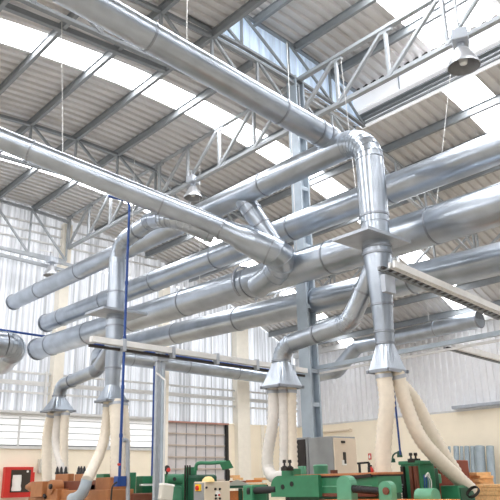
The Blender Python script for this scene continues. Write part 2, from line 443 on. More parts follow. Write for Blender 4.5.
def duct(t, pts, r, rads=None, step=1.9, first=.6, seams=True, caps=True, n=7, m='galv', radii=None):
    rads = rads or [.5] * (len(pts) - 2)
    for kind, pl in rounded(pts, rads, n):
        if kind == 's':
            Ln = (pl[1] - pl[0]).length
            if Ln < .02: continue
            mb = MB(); mb.tube(pl, r, 32, caps); mb.build('pipe', M[m], t)
            d = (pl[1] - pl[0]).normalized(); s = first
            while s < Ln - .1: ring(pl[0] + d * s, d, r, t); s += step
        else:
            mb = MB(); mb.ang = 8; mb.tube(pl, r, 32, False)
            for k in range(0, len(pl)):
                a = pl[max(0, k - 1)]; b = pl[min(len(pl) - 1, k + 1)]
                tt = (b - a).normalized(); mb.lathe(pl[k], [(r - .004, -.010), (r + .008, -.008), (r + .008, .008), (r - .004, .010)], tt, 32)
            mb.build('elbow', M[m], t)
def hood(t, c, zt, zb, r, wx, wy, m='galv'):
    c = V(c); mb = MB(); k = 32; vs = []
    for i in range(k):
        a = 2 * PI * i / k; ca, sa = math.cos(a), math.sin(a); vs.append(V((c.x + r * ca, c.y + r * sa, zt)))
    for i in range(k):
        a = 2 * PI * i / k; ca, sa = math.cos(a), math.sin(a); q = max(abs(ca), abs(sa)); vs.append(V((c.x + wx / 2 * ca / q, c.y + wy / 2 * sa / q, zb)))
    mb.add(vs, [[i, (i + 1) % k, k + (i + 1) % k, k + i] for i in range(k)])
    mb.box((c.x - wx / 2, c.y - wy / 2, zb - .015), (c.x + wx / 2, c.y + wy / 2, zb))
    h = mb.build('hood', M[m], t)
    mb = MB()
    for s in (-1, 1):
        mb.box((c.x - wx / 2 - .03, c.y + s * wy / 2 - .012, zb - .03), (c.x + wx / 2 + .03, c.y + s * wy / 2 + .012, zb + .012))
        mb.box((c.x + s * wx / 2 - .012, c.y - wy / 2 - .03, zb - .03), (c.x + s * wx / 2 + .012, c.y + wy / 2 + .03, zb + .012))
    mb.build('hood_rim', M['galv_seam'], h)
def plate(t, c, z, lx0, lx1, ly0, ly1):
    mb = MB(); mb.box((c[0] - lx0, c[1] - ly0, z), (c[0] + lx1, c[1] + ly1, z + .045)); mb.build('support_plate', M['galv_dull'], t)

XV, XU = 7.65, 6.65          # machine rows: right group, left group
def sc(p, k): return CAM + (V(p) - CAM) * k
d1l = PX(14, 303.5, XV); d1r = PX(332, 153, XV); zD1 = (d1l.z + d1r.z) / 2 + .03; v2 = PX(378, 260, XV); YV = v2.y
# straight upper duct with its drop to the right-hand machine
t = thing('exhaust_duct', 'galvanised duct crossing the hall and turning down in the big elbow to the right hood', 'duct', (XV, YV, 0), 'galvanised exhaust ducts')
rD1 = .21
duct(t, [(XV, d1l.y, zD1), (XV, YV, zD1), (XV, YV, 4.72)], rD1, [.42], 2.2, 1.6, n=8)
zp = PZ(372, 238, 4.4).z
plate(t, (XV, YV), 4.43, .55, .42, .30, .36)
mb = MB(); mb.tube([(XV, YV, 4.75), (XV, YV, 4.42), (XV, YV, 4.25), (XV, YV, 3.5), (XV, YV, 3.12), (XV, YV, 2.93)], [rD1 - .01, rD1 - .01, rD1, .15, .135, .125], 32, True); mb.build('tapered_pipe', M['galv'], t)
for zz, rr in ((4.83, rD1), (4.34, rD1), (4.24, rD1), (3.5, .152), (3.12, .137), (2.96, .128)): ring((XV, YV, zz), (0, 0, 1), rr, t)
mb = MB(); mb.lathe((XV, d1l.y, zD1), [(0, .0), (rD1 + .02, 0), (rD1 + .02, .05), (0, .05)], (0, 1, 0), 28); mb.build('end_cap', M['galv_seam'], t)
hood(t, (XV, YV), 2.94, 2.58, .125, .42, .32)
# branch from the right drop to the middle hood
h3 = PX(282, 383, XV); q0 = PX(366, 287, XV); q1 = PX(350, 322, XV); q2 = PX(283, 345, XV)
t = thing('branch_duct', 'curved branch duct leaving the right-hand drop and ending in the middle hood', 'duct', (XV, h3.y, 0), 'branch ducts to hoods')
duct(t, [(XV, YV + .02, q0.z + .35), (XV, q1.y, q1.z), (XV, h3.y, q2.z - .02), (XV, h3.y, 2.98)], .14, [.34, .3], 1.2, .5, n=7)
ring((XV, h3.y, 3.0), (0, 0, 1), .145, t)
hood(t, (XV, h3.y), 2.99, 2.6, .14, .5, .4)
# left drop
v1 = PX(114.5, 330, XU); YU = v1.y
e1 = PX(117, 240, XU); e2 = PX(150, 223, XU); e3 = at(172, 217, 12.15); e4 = at(214, 235, 12.3)
t = thing('exhaust_duct', 'galvanised left-hand drop duct with an elbow at its top, passing through a square plate', 'duct', (XU, YU, 0), 'galvanised exhaust ducts')
rV1 = .162
duct(t, [(XU, YU, 4.36), (XU, YU, e2.z - .12), tuple(e2 + V((0, -.05, .03))), tuple(e3), tuple(e4)], rV1, [.42, .5, .5], 1.0, .35, n=6)
plate(t, (XU, YU), 4.27, .45, .5, .36, .34)
mb = MB(); mb.tube([(XU, YU, 4.4), (XU, YU, 4.1), (XU, YU, 3.6), (XU, YU, 2.92)], [rV1, rV1 + .004, rV1 * .98, .13], 32); mb.build('tapered_pipe', M['galv'], t)
for zz, rr in ((4.18, rV1), (4.05, rV1), (3.6, rV1), (3.25, .148)): ring((XU, YU, zz), (0, 0, 1), rr, t)
hood(t, (XU, YU), 2.93, 2.66, .13, .42, .4)
h1 = PX(58, 412, XU); w2 = PX(66, 383, XU); w1 = PX(97, 369, XU)
t = thing('branch_duct', 'curved branch duct leaving the left-hand drop and ending in the far left hood', 'duct', (XU, h1.y, 0), 'branch ducts to hoods')
duct(t, [(XU, YU + .02, 3.72), (XU, w1.y, w1.z - .02), (XU, h1.y, w2.z - .03), (XU, h1.y, 2.92)], .125, [.3, .25], 1.6, .9, n=6)
ring((XU, h1.y, 2.96), (0, 0, 1), .13, t)
hood(t, (XU, h1.y), 2.93, 2.66, .13, .5, .46)
# large straight ducts along the hall
def longduct(px, py, y, r, yend, label, dz0=0, step=2.3, first=.5, cap=True, q=None):
    a = PY(px, py, y); b = PX(q[0], q[1], a.x); z = (a.z + b.z) / 2
    t = thing('exhaust_duct', label, 'duct', (a.x, (y + yend) / 2, z - r), 'galvanised exhaust ducts')
    duct(t, [(a.x, y, a.z), (a.x, yend, a.z + (b.z - a.z) * (y - yend) / (y - b.y))], r, [], step, first)
    if cap:
        mb = MB(); mb.lathe((a.x, y, a.z), [(0, 0), (r + .03, 0), (r + .03, .04), (0, .04)], (0, 1, 0), 28); mb.build('end_cap', M['galv_seam'], t)
    return a.x, z, t
x2, z2, t = longduct(47, 323, 18.7, .245, 1.2, 'upper of the two long galvanised ducts running behind the drops to the right edge', q=(335, 211), first=1.0)
x3, z3, t = longduct(38, 349, 18.9, .295, 1.2, 'thickest long galvanised duct, fed from above by the Y-shaped junction', q=(335, 256), first=.9, step=2.1)
ring((x3, PX(245, 292, x3).y, z3), (0, 1, 0), .31, t, wd=.06, over=.02)
x4, z4, t = longduct(118, 347, 17.0, .27, 1.5, 'long grey duct below the thick junction duct, passing behind the steel column', q=(390, 284), step=2.4)
# junction duct coming from the upper left
K = 1.085
a0 = at(-60, 114, 11.6); a1 = at(222, 229, 12.25); j0 = at(236, 235, 12.25); j1 = at(270, 250, 12.2)
yj = PX(263, 283, x3).y
t = thing('exhaust_duct', 'long duct from the upper left edge dropping through a Y junction into the thick duct', 'duct', (x3, yj, z3), 'galvanised exhaust ducts')
ra = .19
duct(t, [tuple(a0), tuple(a1)], ra, [], 2.4, 1.6)
dj = (j1 - j0).normalized()
mb = MB(); mb.tube([a1, j0, j0 + dj * .15, j1], [ra, ra + .02, .255, .27], 32); mb.build('junction_body', M['galv'], t)
ring(a1, dj, ra + .004, t); ring(j1, dj, .27, t); ring(j0 + (j1 - j0) * .55, dj, .262, t, wd=.02, over=.006)
jp = [j0 + dj * .35, j1] + [at(*q) for q in ((275, 252.6, 12.2), (280, 256.5, 12.25), (282, 262, 12.35), (280, 268, 12.5), (274.5, 274, 12.65), (267, 280, 12.8), (257, 287, 13.0))]
jr = [.27, .274, .272, .266, .256, .245, .232, .225, .222]
mb = MB(); mb.ang = 12; mb.tube(jp[:7], jr[:7], 32, False)
for q_ in range(2, 7): mb.lathe(jp[q_], [(jr[q_] - .004, -.012), (jr[q_] + .010, -.01), (jr[q_] + .010, .01), (jr[q_] - .004, .012)], jp[q_ + 1] - jp[q_ - 1], 32)
mb.build('elbow', M['galv'], t)
mb = MB(); mb.tube(jp[6:], jr[6:], 32); mb.build('pipe', M['galv'], t)
br0 = PX(241, 196, XV); br1 = at(274, 244, 12.2)
mb = MB(); mb.tube([V((XV, br0.y, zD1)) - (br1 - V((XV, br0.y, zD1))).normalized() * .1, br1], [.185, .165], 32); mb.build('branch_pipe', M['galv'], t)
bd = br1 - V((XV, br0.y, zD1))
for f_ in (.2, .34, .62): ring(V((XV, br0.y, zD1)) + bd * f_, bd, .186 - .018 * f_, t)
# top duct
b0 = at(60, -14, 8.35); b1 = at(330, 139, 11.05)
t = thing('exhaust_duct', 'topmost duct sweeping from the top edge down to the big elbow of the crossing duct', 'duct', b1, 'galvanised exhaust ducts')
rb = .205
duct(t, [tuple(b0), tuple(b1), (XV + .02, b1.y - .12, zD1 + .02)], rb, [.06], 2.35, 1.28)
ring(b1 - (b1 - b0).normalized() * .3, b1 - b0, rb, t); ring(b1 - (b1 - b0).normalized() * .12, b1 - b0, rb, t)
# duct along gable wall and right wall
t = thing('exhaust_duct', 'cream-tinted duct along the far gable wall, rising in a double bend along the right wall', 'duct', (19.6, 19.4, 4.8), 'galvanised exhaust ducts')
ca = PY(112, 355, 19.6); cb = PY(266, 377, 19.6); XD = 19.85
dl = PX(318, 383, XD); dm = PX(337, 375, XD); dn = PX(357, 350, XD); do = PX(480, 319, XD)
duct(t, [(ca.x - .75, 19.05, 4.75), (ca.x - .45, 19.6, ca.z), (XD, 19.6, cb.z), (XD, dm.y, cb.z + .05), (XD, dn.y, do.z - .1), (XD, do.y, do.z)], .27, [.25, .35, .45, .5], 2.3, 1.0, n=6)
mb = MB(); mb.lathe((XD, do.y, do.z), [(0, 0), (.29, 0), (.29, .05), (0, .05)], (0, 1, 0), 28); mb.build('end_cap', M['galv_seam'], t)
# stub at left edge
s0 = PY(-40, 341, 16.6); s1 = PY(16, 346, 16.6)
t = thing('exhaust_duct', 'thick duct stub with a rounded elbow end, cut by the left picture edge', 'duct', s1 - V((0, 0, .3)), 'galvanised exhaust ducts')
duct(t, [tuple(s0 - V((1.5, 0, 0))), tuple(s1), tuple(s1 + V((.1, 1.1, -.25)))], .33, [.36], 1.6, 2.2)

# ------------------------------------------------------------------ rails, trays, pipes
ea = PY(91, 339, 9.3); eb = PY(306, 371, 9.3); ez = (ea.z + eb.z) / 2
t = thing('busbar_rail', 'pale double rail hung across the hall in front of the left drop duct', 'rail', lerp(ea, eb, .5))
g = MB(); g.bar(ea, eb, .10, .09); g.build('rail', M['rail'], t)
g = MB(); g.bar(ea + V((0, .05, -.09)), eb + V((0, .05, -.09)), .05, .04); g.build('lower_rail', M['dark'], t)
for k in range(5):
    p = lerp(ea, eb, .12 + .2 * k); g = MB(); g.box(p + V((-.03, -.06, -.12)), p + V((.03, .06, .07))); g.build('clamp', M['galv_dull'], t)
fa = PX(312, 369, 10.1); fb = PX(505, 332, 10.1)
t = thing('busbar_rail', 'blue-grey double rail on the right, running behind the right-hand hood to the picture edge', 'rail', lerp(fa, fb, .5))
g = MB(); g.bar(fa, fb, .08, .075); g.build('rail', M['bluegrey'], t)
g = MB(); g.bar(fa + V((.05, 0, -.10)), fb + V((.05, 0, -.10)), .04, .04); g.build('lower_rail', M['rail'], t)
def tray(a, b, w, label, n=16):
    a = V(a); b = V(b); t = thing('cable_tray', label, 'cable tray', lerp(a, b, .5)); d = (b - a).normalized(); s = d.cross(V((0, 0, 1))).normalized()
    for nm, off, hh, m_ in (('back_rail', w / 2, .10, 'rail'), ('front_rail', -w / 2, .05, 'steel'), ('middle_rail', w * .2, .07, 'rail')):
        g = MB(); g.bar(a + s * off, b + s * off, .04, hh); g.build(nm, M[m_], t)
    for k in range(n):
        p = lerp(a, b, (k + .5) / n); g = MB(); g.bar(p - s * w / 2 - V((0, 0, .02)), p + s * w / 2 - V((0, 0, .02)), .03, .02); g.build('rung', M['steel'], t)
    g = MB(); g.bar(a - s * w * .25 - V((0, 0, .0)), b - s * w * .25 - V((0, 0, .0)), .04, .03); g.build('cable', M['dark'], t)
    return t
tray(PY(386, 266, 5.42), PY(506, 317, 5.42), .26, 'ladder cable tray starting at the right drop duct and sloping to the right edge', 22)
tray(PZ(450, 347, 3.42), PZ(506, 362, 3.42), .22, 'lower ladder cable tray leaving the blue-grey rail towards the right edge', 14)
g = MB(); p = PY(385, 283, 5.42); g.box(p + V((-.02, -.02, -.12)), p + V((.2, .05, .12))); tag(g.build('tray_bracket', M['galv_dull']), 'small metal bracket holding the cable tray to the right drop duct', 'bracket')
# post under the rail
pp = PY(159.5, 420, 9.42)
t = thing('rail_post', 'pale grey steel post carrying the double rail, left of the gate', 'post', (pp.x, 9.42, 0))
g = MB()
for s in (-.05, .05): g.box((pp.x + s - .03, 9.4, 0), (pp.x + s + .03, 9.46, PY(159, 352, 9.42).z))
g.build('post', M['galv_dull'], t)
g = MB(); g.tube([(pp.x + .02, 9.38, 0.2), (pp.x + .02, 9.38, 3.0)], .025, 10); g.build('conduit', M['bluegrey'], t)
g = MB(); z_ = PY(159, 354, 9.42).z; g.box((pp.x - .1, 9.36, z_ - .12), (pp.x + .12, 9.5, z_ - .02)); g.build('bracket', M['galv_dull'], t)
g = MB(); g.box((pp.x - .15, 9.3, 0), (pp.x + .15, 9.55, .02)); g.build('base_plate', M['dark'], t)
cp = PY(163.5, 486, 9.0); ct = PY(163, 380, 9.0)
g = MB(); g.tube([cp + V((0, 0, -.02)), V((cp.x, 9.0, ct.z)), V((cp.x, 9.25, ct.z + .15))], .015, 10)
tag(g.build('conduit', M['rail']), 'thin pale conduit descending to the tilted pale switch box', 'conduit')
# blue pipe
bx = PY(124.5, 340, 10.3).x
t = thing('compressed_air_pipe', 'bright blue vertical air pipe in front of the left drop duct', 'pipe', (bx, 10.3, 0))
ztop = PY(131, 202, 10.3).z
g = MB()
for kind, pl in rounded([V((bx, 10.3, 1.2)), V((bx, 10.3, ztop)), V((bx - .45, 10.3, ztop - .01))], [.1], 5): g.tube(pl, .024, 10)
g.build('pipe', M['blue'], t)
for z in (1.95, 2.75, 3.6, 4.6): 
    g = MB(); g.tube([(bx, 10.3, z), (bx, 10.3, z + .06)], .032, 10); g.build('coupling', M['blue'], t)
g = MB(); p = PY(120.5, 480, 10.3); g.box((bx - .075, 10.22, p.z - .1), (bx + .09, 10.36, p.z + .06), .01); g.build('regulator', M['blue'], t)
g = MB(); q = PY(119, 464.5, 10.2); g.lathe(q, [(0, -.02), (.02, -.02), (.02, .02), (0, .02)], (1, 0, 0), 12); g.build('valve_handle', M['red'], t, 'red valve handle')
g = MB()
hp = PY(119, 482, 10.25); h2 = PY(112, 490, 10.25)
for kind, pl in rounded([hp, V((h2.x, 10.25, hp.z + .02)), V((h2.x - .02, 10.25, .7))], [.12], 6): g.tube(pl, .014, 8)
g.build('air_hose', M['black'], t)
g = MB()
ga = PY(123, 440, 10.25); gb = PY(127.5, 440, 10.25); gc = PY(130.5, 500, 10.25)
for kind, pl in rounded([ga, gb, V((gc.x, 10.25, 0))], [.05], 4): g.tube(pl, .035, 10)
tag(g.build('air_pipe', M['galv_dull']), 'pale grey pipe branching off the blue pipe and going down', 'pipe')
g = MB(); g.tube([PX(392, 372, 8.1), PX(397, 420, 8.1), PX(400.5, 455, 8.1)], .014, 8)
tag(g.build('air_pipe', M['blue']), 'thin blue air pipe hanging between the straight and the slanting hoses of the right hood', 'pipe')
a = PY(-25, -6, 10.9); b = PY(165, 70, 10.9)
g = MB(); g.bar(a, b, .1, .12); tag(g.build('tie_bar', M['steel']), 'dark grey tie bar under the lower roof, just left of the topmost duct', 'bar')
# blue pipe on the gable wall
a = PY(-8, 328.5, 19.3); b = PY(283, 372, 19.3); zb_ = (a.z + b.z) / 2
g = MB(); g.tube([a, b], .035, 10)
g2 = PY(154.5, 366, 19.3); g.tube([g2, V((g2.x, 19.3, 1.2))], .04, 10)
tag(g.build('wall_pipe', M['blue']), 'thin blue pipe along the far gable wall with a vertical drop left of the gate', 'pipe')
# suspension wires
def rz(x, y): return vz(x) if not (y < HY and HX0 < x < HX1) else vz(x, UP)
def wire(p, q, label, r=.007):
    g = MB(); g.tube([p, q], r, 6); tag(g.build('suspension_wire', M['wire']), label, 'wire', 'suspension wires')
p = PX(297, 330, x4 - .6); p = PX(297, 345, 9.0); q = PX(293, 165, 9.0)
wire(V((x2 + .1, PX(296, 240, x2 + .1).y, z3 + .2)), V((x2 + .1, PX(296, 240, x2 + .1).y, vz(x2))), 'thin vertical wire passing right of the Y junction up to the roof')
q = PX(434, 272, x4); wire(V((x4, q.y, z4 + .26)), V((x4 + 1.1, q.y - .6, rz(x4 + 1.1, q.y - .6))), 'thin slanting wire from the roof to the lower grey duct on the right')
q = PX(358, 215, x2); wire(V((x2, q.y, z2 + .2)), V((x2 + .1, q.y + .2, 8.75)), 'thin wire holding the upper long duct just right of the drop elbow')
q = PX(120, 160, 9.0); 
a_ = lerp(a0, a1, .42); wire(a_ + V((0, 0, .15)), V((a_.x - .1, a_.y + .3, vz(a_.x))), 'thin wire holding the upper left duct near its first joint')
a_ = lerp(b0, b1, .40); wire(a_ + V((0, 0, .15)), V((a_.x, a_.y, vz(a_.x, UP))), 'thin wire holding the topmost duct near its middle')
q = PX(150, 262, XV); 
for yy, xx, zz, lab in ((14.2, x2, z2 + .22, 'thin wire above the upper long duct near its far end'),
                        (13.2, x4, z4 + .26, 'thin wire above the lower grey duct behind the thick duct'), (13.0, XD, do.z + .22, 'thin wire above the wall duct near its free end')):
    wire(V((xx, yy, zz)), V((xx, yy, rz(xx, yy))), lab)

# ------------------------------------------------------------------ lamps
def lamp(c, R, label, rz_=0.0, topz=None, cord=True):
    """c: centre of the reflector rim"""
    c = V(c); t = thing('high_bay_lamp', label, 'lamp', c, 'industrial high bay lamps')
    k = R / .22
    mb = MB(); mb.lathe(c, [(.22 * k, 0), (.222 * k, .02 * k), (.19 * k, .10 * k), (.145 * k, .18 * k), (.115 * k, .24 * k), (.1 * k, .27 * k)], (0, 0, 1), 32)
    mb.build('reflector', M['reflector'], t)
    mb = MB(); mb.lathe(c, [(.215 * k, .004), (.18 * k, .10 * k), (.135 * k, .18 * k), (.09 * k, .24 * k), (0, .25 * k)], (0, 0, 1), 32)
    mb.build('reflector_lining', M['reflin'], t)
    mb = MB(); mb.lathe(c + V((0, 0, .03 * k)), [(0, 0), (.05 * k, .02 * k), (.065 * k, .08 * k), (.04 * k, .16 * k), (.025 * k, .2 * k)], (0, 0, 1), 20); mb.build('bulb', M['bulb'], t)
    mb = MB(); mb.lathe(c, [(.075 * k, .26 * k), (.085 * k, .29 * k), (.06 * k, .3 * k), (.06 * k, .36 * k), (.05 * k, .38 * k)], (0, 0, 1), 20); mb.build('neck', M['galv_dull'], t)
    mb = MB(); a = V((math.cos(rz_), math.sin(rz_), 0)); b = V((-math.sin(rz_), math.cos(rz_), 0))
    mb.obox(c + V((0, 0, .46 * k)), a, b, V((0, 0, 1)), .30 * k, .22 * k, .17 * k, .02); h = mb.build('ballast_box', M['lamphouse'], t)
    mb = MB()
    for s in (-.06, .0, .06): mb.obox(c + V((0, 0, .46 * k)) + a * s * k, a, b, V((0, 0, 1)), .015, .235 * k, .12 * k)
    mb.build('cooling_rib', M['galv_dull'], h)
    top = topz if topz else c.z + .9
    mb = MB(); mb.bar(c + V((0, 0, .54 * k)) - a * .08 * k, V((c.x, c.y, top)) - a * .08 * k, .03, .03); mb.build('hanger', M['truss'], t)
    if cord:
        mb = MB(); pts = [c + V((0, 0, .54 * k)) + a * .1, c + V((0, 0, .75 * k)) + a * .16, c + V((0, 0, .95)) + a * .02, V((c.x, c.y, top)) + a * .05 + V((0, 0, .3))]
        mb.tube(sum([[lerp(p, q, i / 4) for i in range(4)] for p, q in zip(pts[:-1], pts[1:])], []) + [pts[-1]], .012, 8); mb.build('cord', M['black'], t)
l1 = PX(464, 67, 9.8); lamp(l1, .28, 'large bell-shaped lamp hanging under the lattice truss at the upper right', .5, 9.8)
l2 = PX(193, 198, 10.0); lamp(l2, .24, 'small bell-shaped lamp between the crossing duct and the upper left duct', .3, 9.0, False)
l3 = PY(51, 275.5, 19.4); lamp(l3, .24, 'far bell-shaped lamp in front of the bright gable wall at the left', .3, l3.z + .75, False)
mb = MB(); mb.bar(l3 + V((0, 0, .75)), PY(40, 250, 19.7), .04, .04)
tag(mb.build('lamp_bracket', M['rail']), 'thin pale arm holding the far lamp off the gable wall rails', 'bracket')

# ------------------------------------------------------------------ flexible hoses
def smooth_path(pts, n=10):
    pts = [V(p) for p in pts]; out = []
    P = [pts[0] * 2 - pts[1]] + pts + [pts[-1] * 2 - pts[-2]]
    for i in range(1, len(P) - 2):
        for k in range(n):
            t = k / n; a, b, c, d = P[i - 1], P[i], P[i + 1], P[i + 2]
            out.append(.5 * ((2 * b) + (c - a) * t + (2 * a - 5 * b + 4 * c - d) * t * t + (3 * b - a - 3 * c + d) * t ** 3))
    out.append(pts[-1]); return out
def hose(pts, r, label, m='hose', rib=.07):
    path = smooth_path(pts, 24)
    # resample evenly
    res = [path[0]]; acc = 0; st = rib / 2
    for a, b in zip(path[:-1], path[1:]):
        seg = (b - a).length
        while acc + seg >= st:
            f = (st - acc) / seg; a = a + (b - a) * f; res.append(a); seg = (b - a).length; acc = 0
        acc += seg
    rs = [r + (.006 if i % 2 else -.006) for i in range(len(res))]
    t = thing('flexible_hose', label, 'hose', res[-1], 'flexible extraction hoses')
    mb = MB(); mb.ang = 60; mb.tube(res, rs, 20); mb.build('hose', M[m], t)
    mb = MB(); d = res[1] - res[0]; mb.lathe(res[2], [(r, -.02), (r + .012, -.02), (r + .012, .03), (r, .03)], d, 20); mb.build('collar', M['galv_dull'], t)
    return res
# right hood
yA = YV
hose([(XV - .1, yA, 2.58), PX(387, 400, XV - .08), PX(384.5, 432, XV - .08), PX(383, 458, XV - .08), PX(386, 492, XV - .05)], .105, 'cream ribbed hose hanging nearly straight from the right hood to the roller machine')
hose([(XV + .10, yA - .08, 2.58), PY(406, 405, yA - .1), PY(418.5, 435, yA - .15), PY(436, 457, yA - .2), PY(458, 478, yA - .2), PY(472, 491, yA - .2)], .095, 'cream ribbed hose slanting right from the right hood, the lower one reaching the inlet box')
hose([(XV + .16, yA + .08, 2.58), PY(414, 400, yA + .08), PY(430, 430, yA + .06), PY(444, 455, yA + .05), PY(455, 472, yA + .05), PY(463, 489, yA + .05)], .095, 'cream ribbed hose slanting right from the right hood, the upper one crossing behind its twin')
# middle hood
hy = h3.y
hose([(XV - .08, hy + .12, 2.6), PX(273, 420, XV - .1), PX(268, 452, XV - .1), PX(268, 468, XV - .1), PX(274, 477, XV - .15), PX(285, 476, XV - .2), PX(293, 474, XV - .2)], .088, 'white ribbed hose from the middle hood that bends sharply sideways onto the green block', 'hosegrey')
hose([(XV + .0, hy, 2.6), PX(284, 430, XV), PX(284, 474, XV + .02)], .075, 'straight hose hanging from the centre of the middle hood', 'hosegrey')
hose([(XV + .12, hy - .08, 2.6), PX(291.5, 430, XV + .1), PX(293, 474, XV + .1)], .08, 'straight cream hose on the right side under the middle hood')
# left drop hood
hose([(XU, YU + .1, 2.66), PX(105.5, 430, XU), PX(101, 450, XU - .12), PX(92, 470, XU - .4), PX(86.5, 481, XU - .6)], .092, 'cream ribbed hose curving left from the hood of the left drop')
hose([(XU + .02, YU - .12, 2.66), PX(117.5, 440, XU), PX(117, 500, XU), (XU, PX(117, 500, XU).y, .8)], .125, 'thick cream hose hanging straight down behind the blue pipe')
hose([(XU + .18, YU - .1, 2.66), PX(125.5, 440, XU + .2), PX(124, 500, XU + .2), (XU + .2, PX(124, 500, XU + .2).y, .8)], .085, 'slim cream hose close to the right of the thick straight one')
# far left hood
hose([(XU - .02, h1.y + .22, 2.66), PX(47, 440, XU), PX(47, 492, XU)], .1, 'cream hose hanging straight on the left under the far left hood')
hose([(XU + .02, h1.y, 2.66), PX(56, 440, XU + .02), PX(60, 460, XU + .02), PX(63, 478, XU + .02)], .085, 'pale hose bending right in the middle under the far left hood', 'hosegrey')
hose([(XU + .08, h1.y - .16, 2.66), PX(64, 440, XU + .08), PX(64, 476, XU + .08)], .085, 'cream hose hanging straight on the right under the far left hood')

# ------------------------------------------------------------------ boxes by a near vertical edge
def nb(mb, pl, pn, pr, pt, pb, d, bev=.012, zb=None):
    """axis-aligned box whose near vertical edge is at column pn, with its left face reaching pl and its right face pr"""
    a = at(pn, pt, d); b = at(pn, pb, d)
    z0 = zb if zb is not None else b.z
    y1 = PX(pl, pt, a.x).y if pl < pn else a.y + .1
    x1 = PY(pr, pt, a.y).x if pr > pn else a.x + .1
    mb.box((a.x, a.y, z0), (x1, y1, a.z), bev); return a, x1, y1
def nobj(name, m, parent, *a, label=None, **k):
    mb = MB(); nb(mb, *a, **k); return mb.build(name, M[m], parent, label)
def knob(mb, p, r=.03, h=.09):
    mb.lathe(p, [(r * 1.3, 0), (r * 1.3, h * .2), (r * .5, h * .3), (r * .5, h * .6), (r, h * .65), (r * .9, h), (0, h)], (0, 0, 1), 14)

# electrical cabinets
t = thing('electrical_cabinet', 'beige-fronted electrical cabinet with grey side, in front of the steel column', 'cabinet', (10.4, 9.0, 0))
a = at(332, 436, 12.2); mb = MB(); _, x1, y1 = nb(mb, 308, 332, 355, 436, 480, 12.2, zb=.05); mb.build('body', M['cabgrey'], t)
mb = MB(); mb.box((a.x + .02, a.y - .025, .1), (x1 - .02, a.y + .01, a.z - .03), .01); d = mb.build('door', M['panel'], t, 'beige door')
mb = MB(); q = PY(344.5, 458, a.y - .03); mb.box((q.x - .03, a.y - .05, q.z - .1), (q.x + .03, a.y - .02, q.z + .1), .01); mb.build('handle', M['dark'], d)
mb = MB(); q = PY(344, 460, a.y - .03); mb.box((q.x - .05, a.y - .045, q.z - .09), (q.x + .05, a.y - .02, q.z + .0)); mb.build('nameplate', M['white'], d)
mb = MB(); q = PY(343, 442, a.y - .03); mb.box((q.x - .05, a.y - .04, q.z - .02), (q.x + .05, a.y - .02, q.z + .02)); mb.build('vent', M['dark'], d)
mb = MB(); mb.box((a.x - .01, a.y - .01, 0), (x1 + .01, y1, .06)); mb.build('plinth', M['dark'], t)
t = thing('electrical_cabinet', 'dark grey cabinet half hidden behind the left side of the beige-fronted one', 'cabinet', (9.9, 9.9, 0))
a2 = at(307, 437, 13.9); mb = MB(); nb(mb, 296, 307, 316, 437, 480, 13.0, zb=.05); mb.build('body', M['cabgrey'], t)
mb = MB(); q = at(307, 437, 13.0); mb.box((q.x - .02, q.y + .05, .1), (q.x + .005, q.y + .62, q.z - .04)); mb.build('door', M['dark'], t, 'darker side door')

# fire hose cabinet on gable wall
p0 = PY(6, 467, YW - .2); p1 = PY(31.5, 497, YW - .2)
t = thing('fire_hose_cabinet', 'red fire hose cabinet with glass front on the gable wall at the lower left', 'cabinet', ((p0.x + p1.x) / 2, YW - .1, p1.z))
mb = MB(); mb.box((p0.x, YW - .2, p1.z), (p1.x, YW - .01, p0.z), .01); mb.build('body', M['red'], t)
mb = MB(); mb.box((p0.x + .17, YW - .21, p1.z + .14), (p1.x - .08, YW - .19, p0.z - .08)); mb.build('glass', M['glass'], t)
mb = MB(); q = PY(17.5, 483, YW - .3); mb.lathe((q.x, YW - .24, q.z - .22), [(.0, 0), (.13, 0), (.14, .06), (.12, .14), (.13, .3), (.12, .44), (0, .44)], (0, 0, 1), 20); mb.build('hose_roll', M['white'], t, 'white rolled hose')
mb = MB(); mb.box((p1.x - .0, YW - .2, p0.z - .5), (p1.x + .05, YW - .05, p0.z - .15)); mb.build('hinge', M['red'], t)
mb = MB(); q = PY(27.5, 471.5, YW - .22); mb.lathe((q.x, YW - .22, q.z), [(0, -.0), (.03, 0), (.03, .03), (0, .03)], (0, -1, 0), 12); mb.build('lock', M['white'], t)
p0 = PY(40, 459, YW - .15); p1 = PY(43.5, 473, YW - .15)
mb = MB(); mb.box((p0.x, YW - .15, p1.z), (p1.x, YW - .01, p0.z), .01); tag(mb.build('junction_box', M['boxgrey']), 'narrow grey box on the cream wall above the red hose cabinet', 'box')
p0 = PY(65, 452, YW - .02); mb = MB(); mb.box((p0.x - .05, YW - .03, p0.z - .06), (p0.x + .05, YW - .005, p0.z + .06)); tag(mb.build('warning_sign', M['red']), 'tiny red sign on the cream wall behind the far left hoses', 'sign')
# extinguisher and sign on right wall
p0 = PX(368, 453.5, XW - .03); p1 = PX(371.2, 459.5, XW - .03)
t = thing('extinguisher_sign', 'small red square sign with a white pictogram on the right wall', 'sign', (XW - .02, p1.y, p1.z))
mb = MB(); mb.box((XW - .03, p0.y, p1.z), (XW - .005, p1.y, p0.z)); mb.build('plate', M['red'], t)
cy = (p0.y + p1.y) / 2; cz = (p0.z + p1.z) / 2
mb = MB(); mb.box((XW - .036, cy - .035, cz - .07), (XW - .03, cy + .035, cz + .03)); mb.box((XW - .036, cy - .015, cz + .03), (XW - .03, cy + .015, cz + .06)); mb.box((XW - .036, cy - .05, cz + .05), (XW - .03, cy + .01, cz + .065)); mb.build('pictogram', M['white'], t)
p = PX(370.5, 473, XW - .15)
t = thing('fire_extinguisher', 'red fire extinguisher with a white label under the square red sign', 'extinguisher', (XW - .12, p.y, p.z - .3))
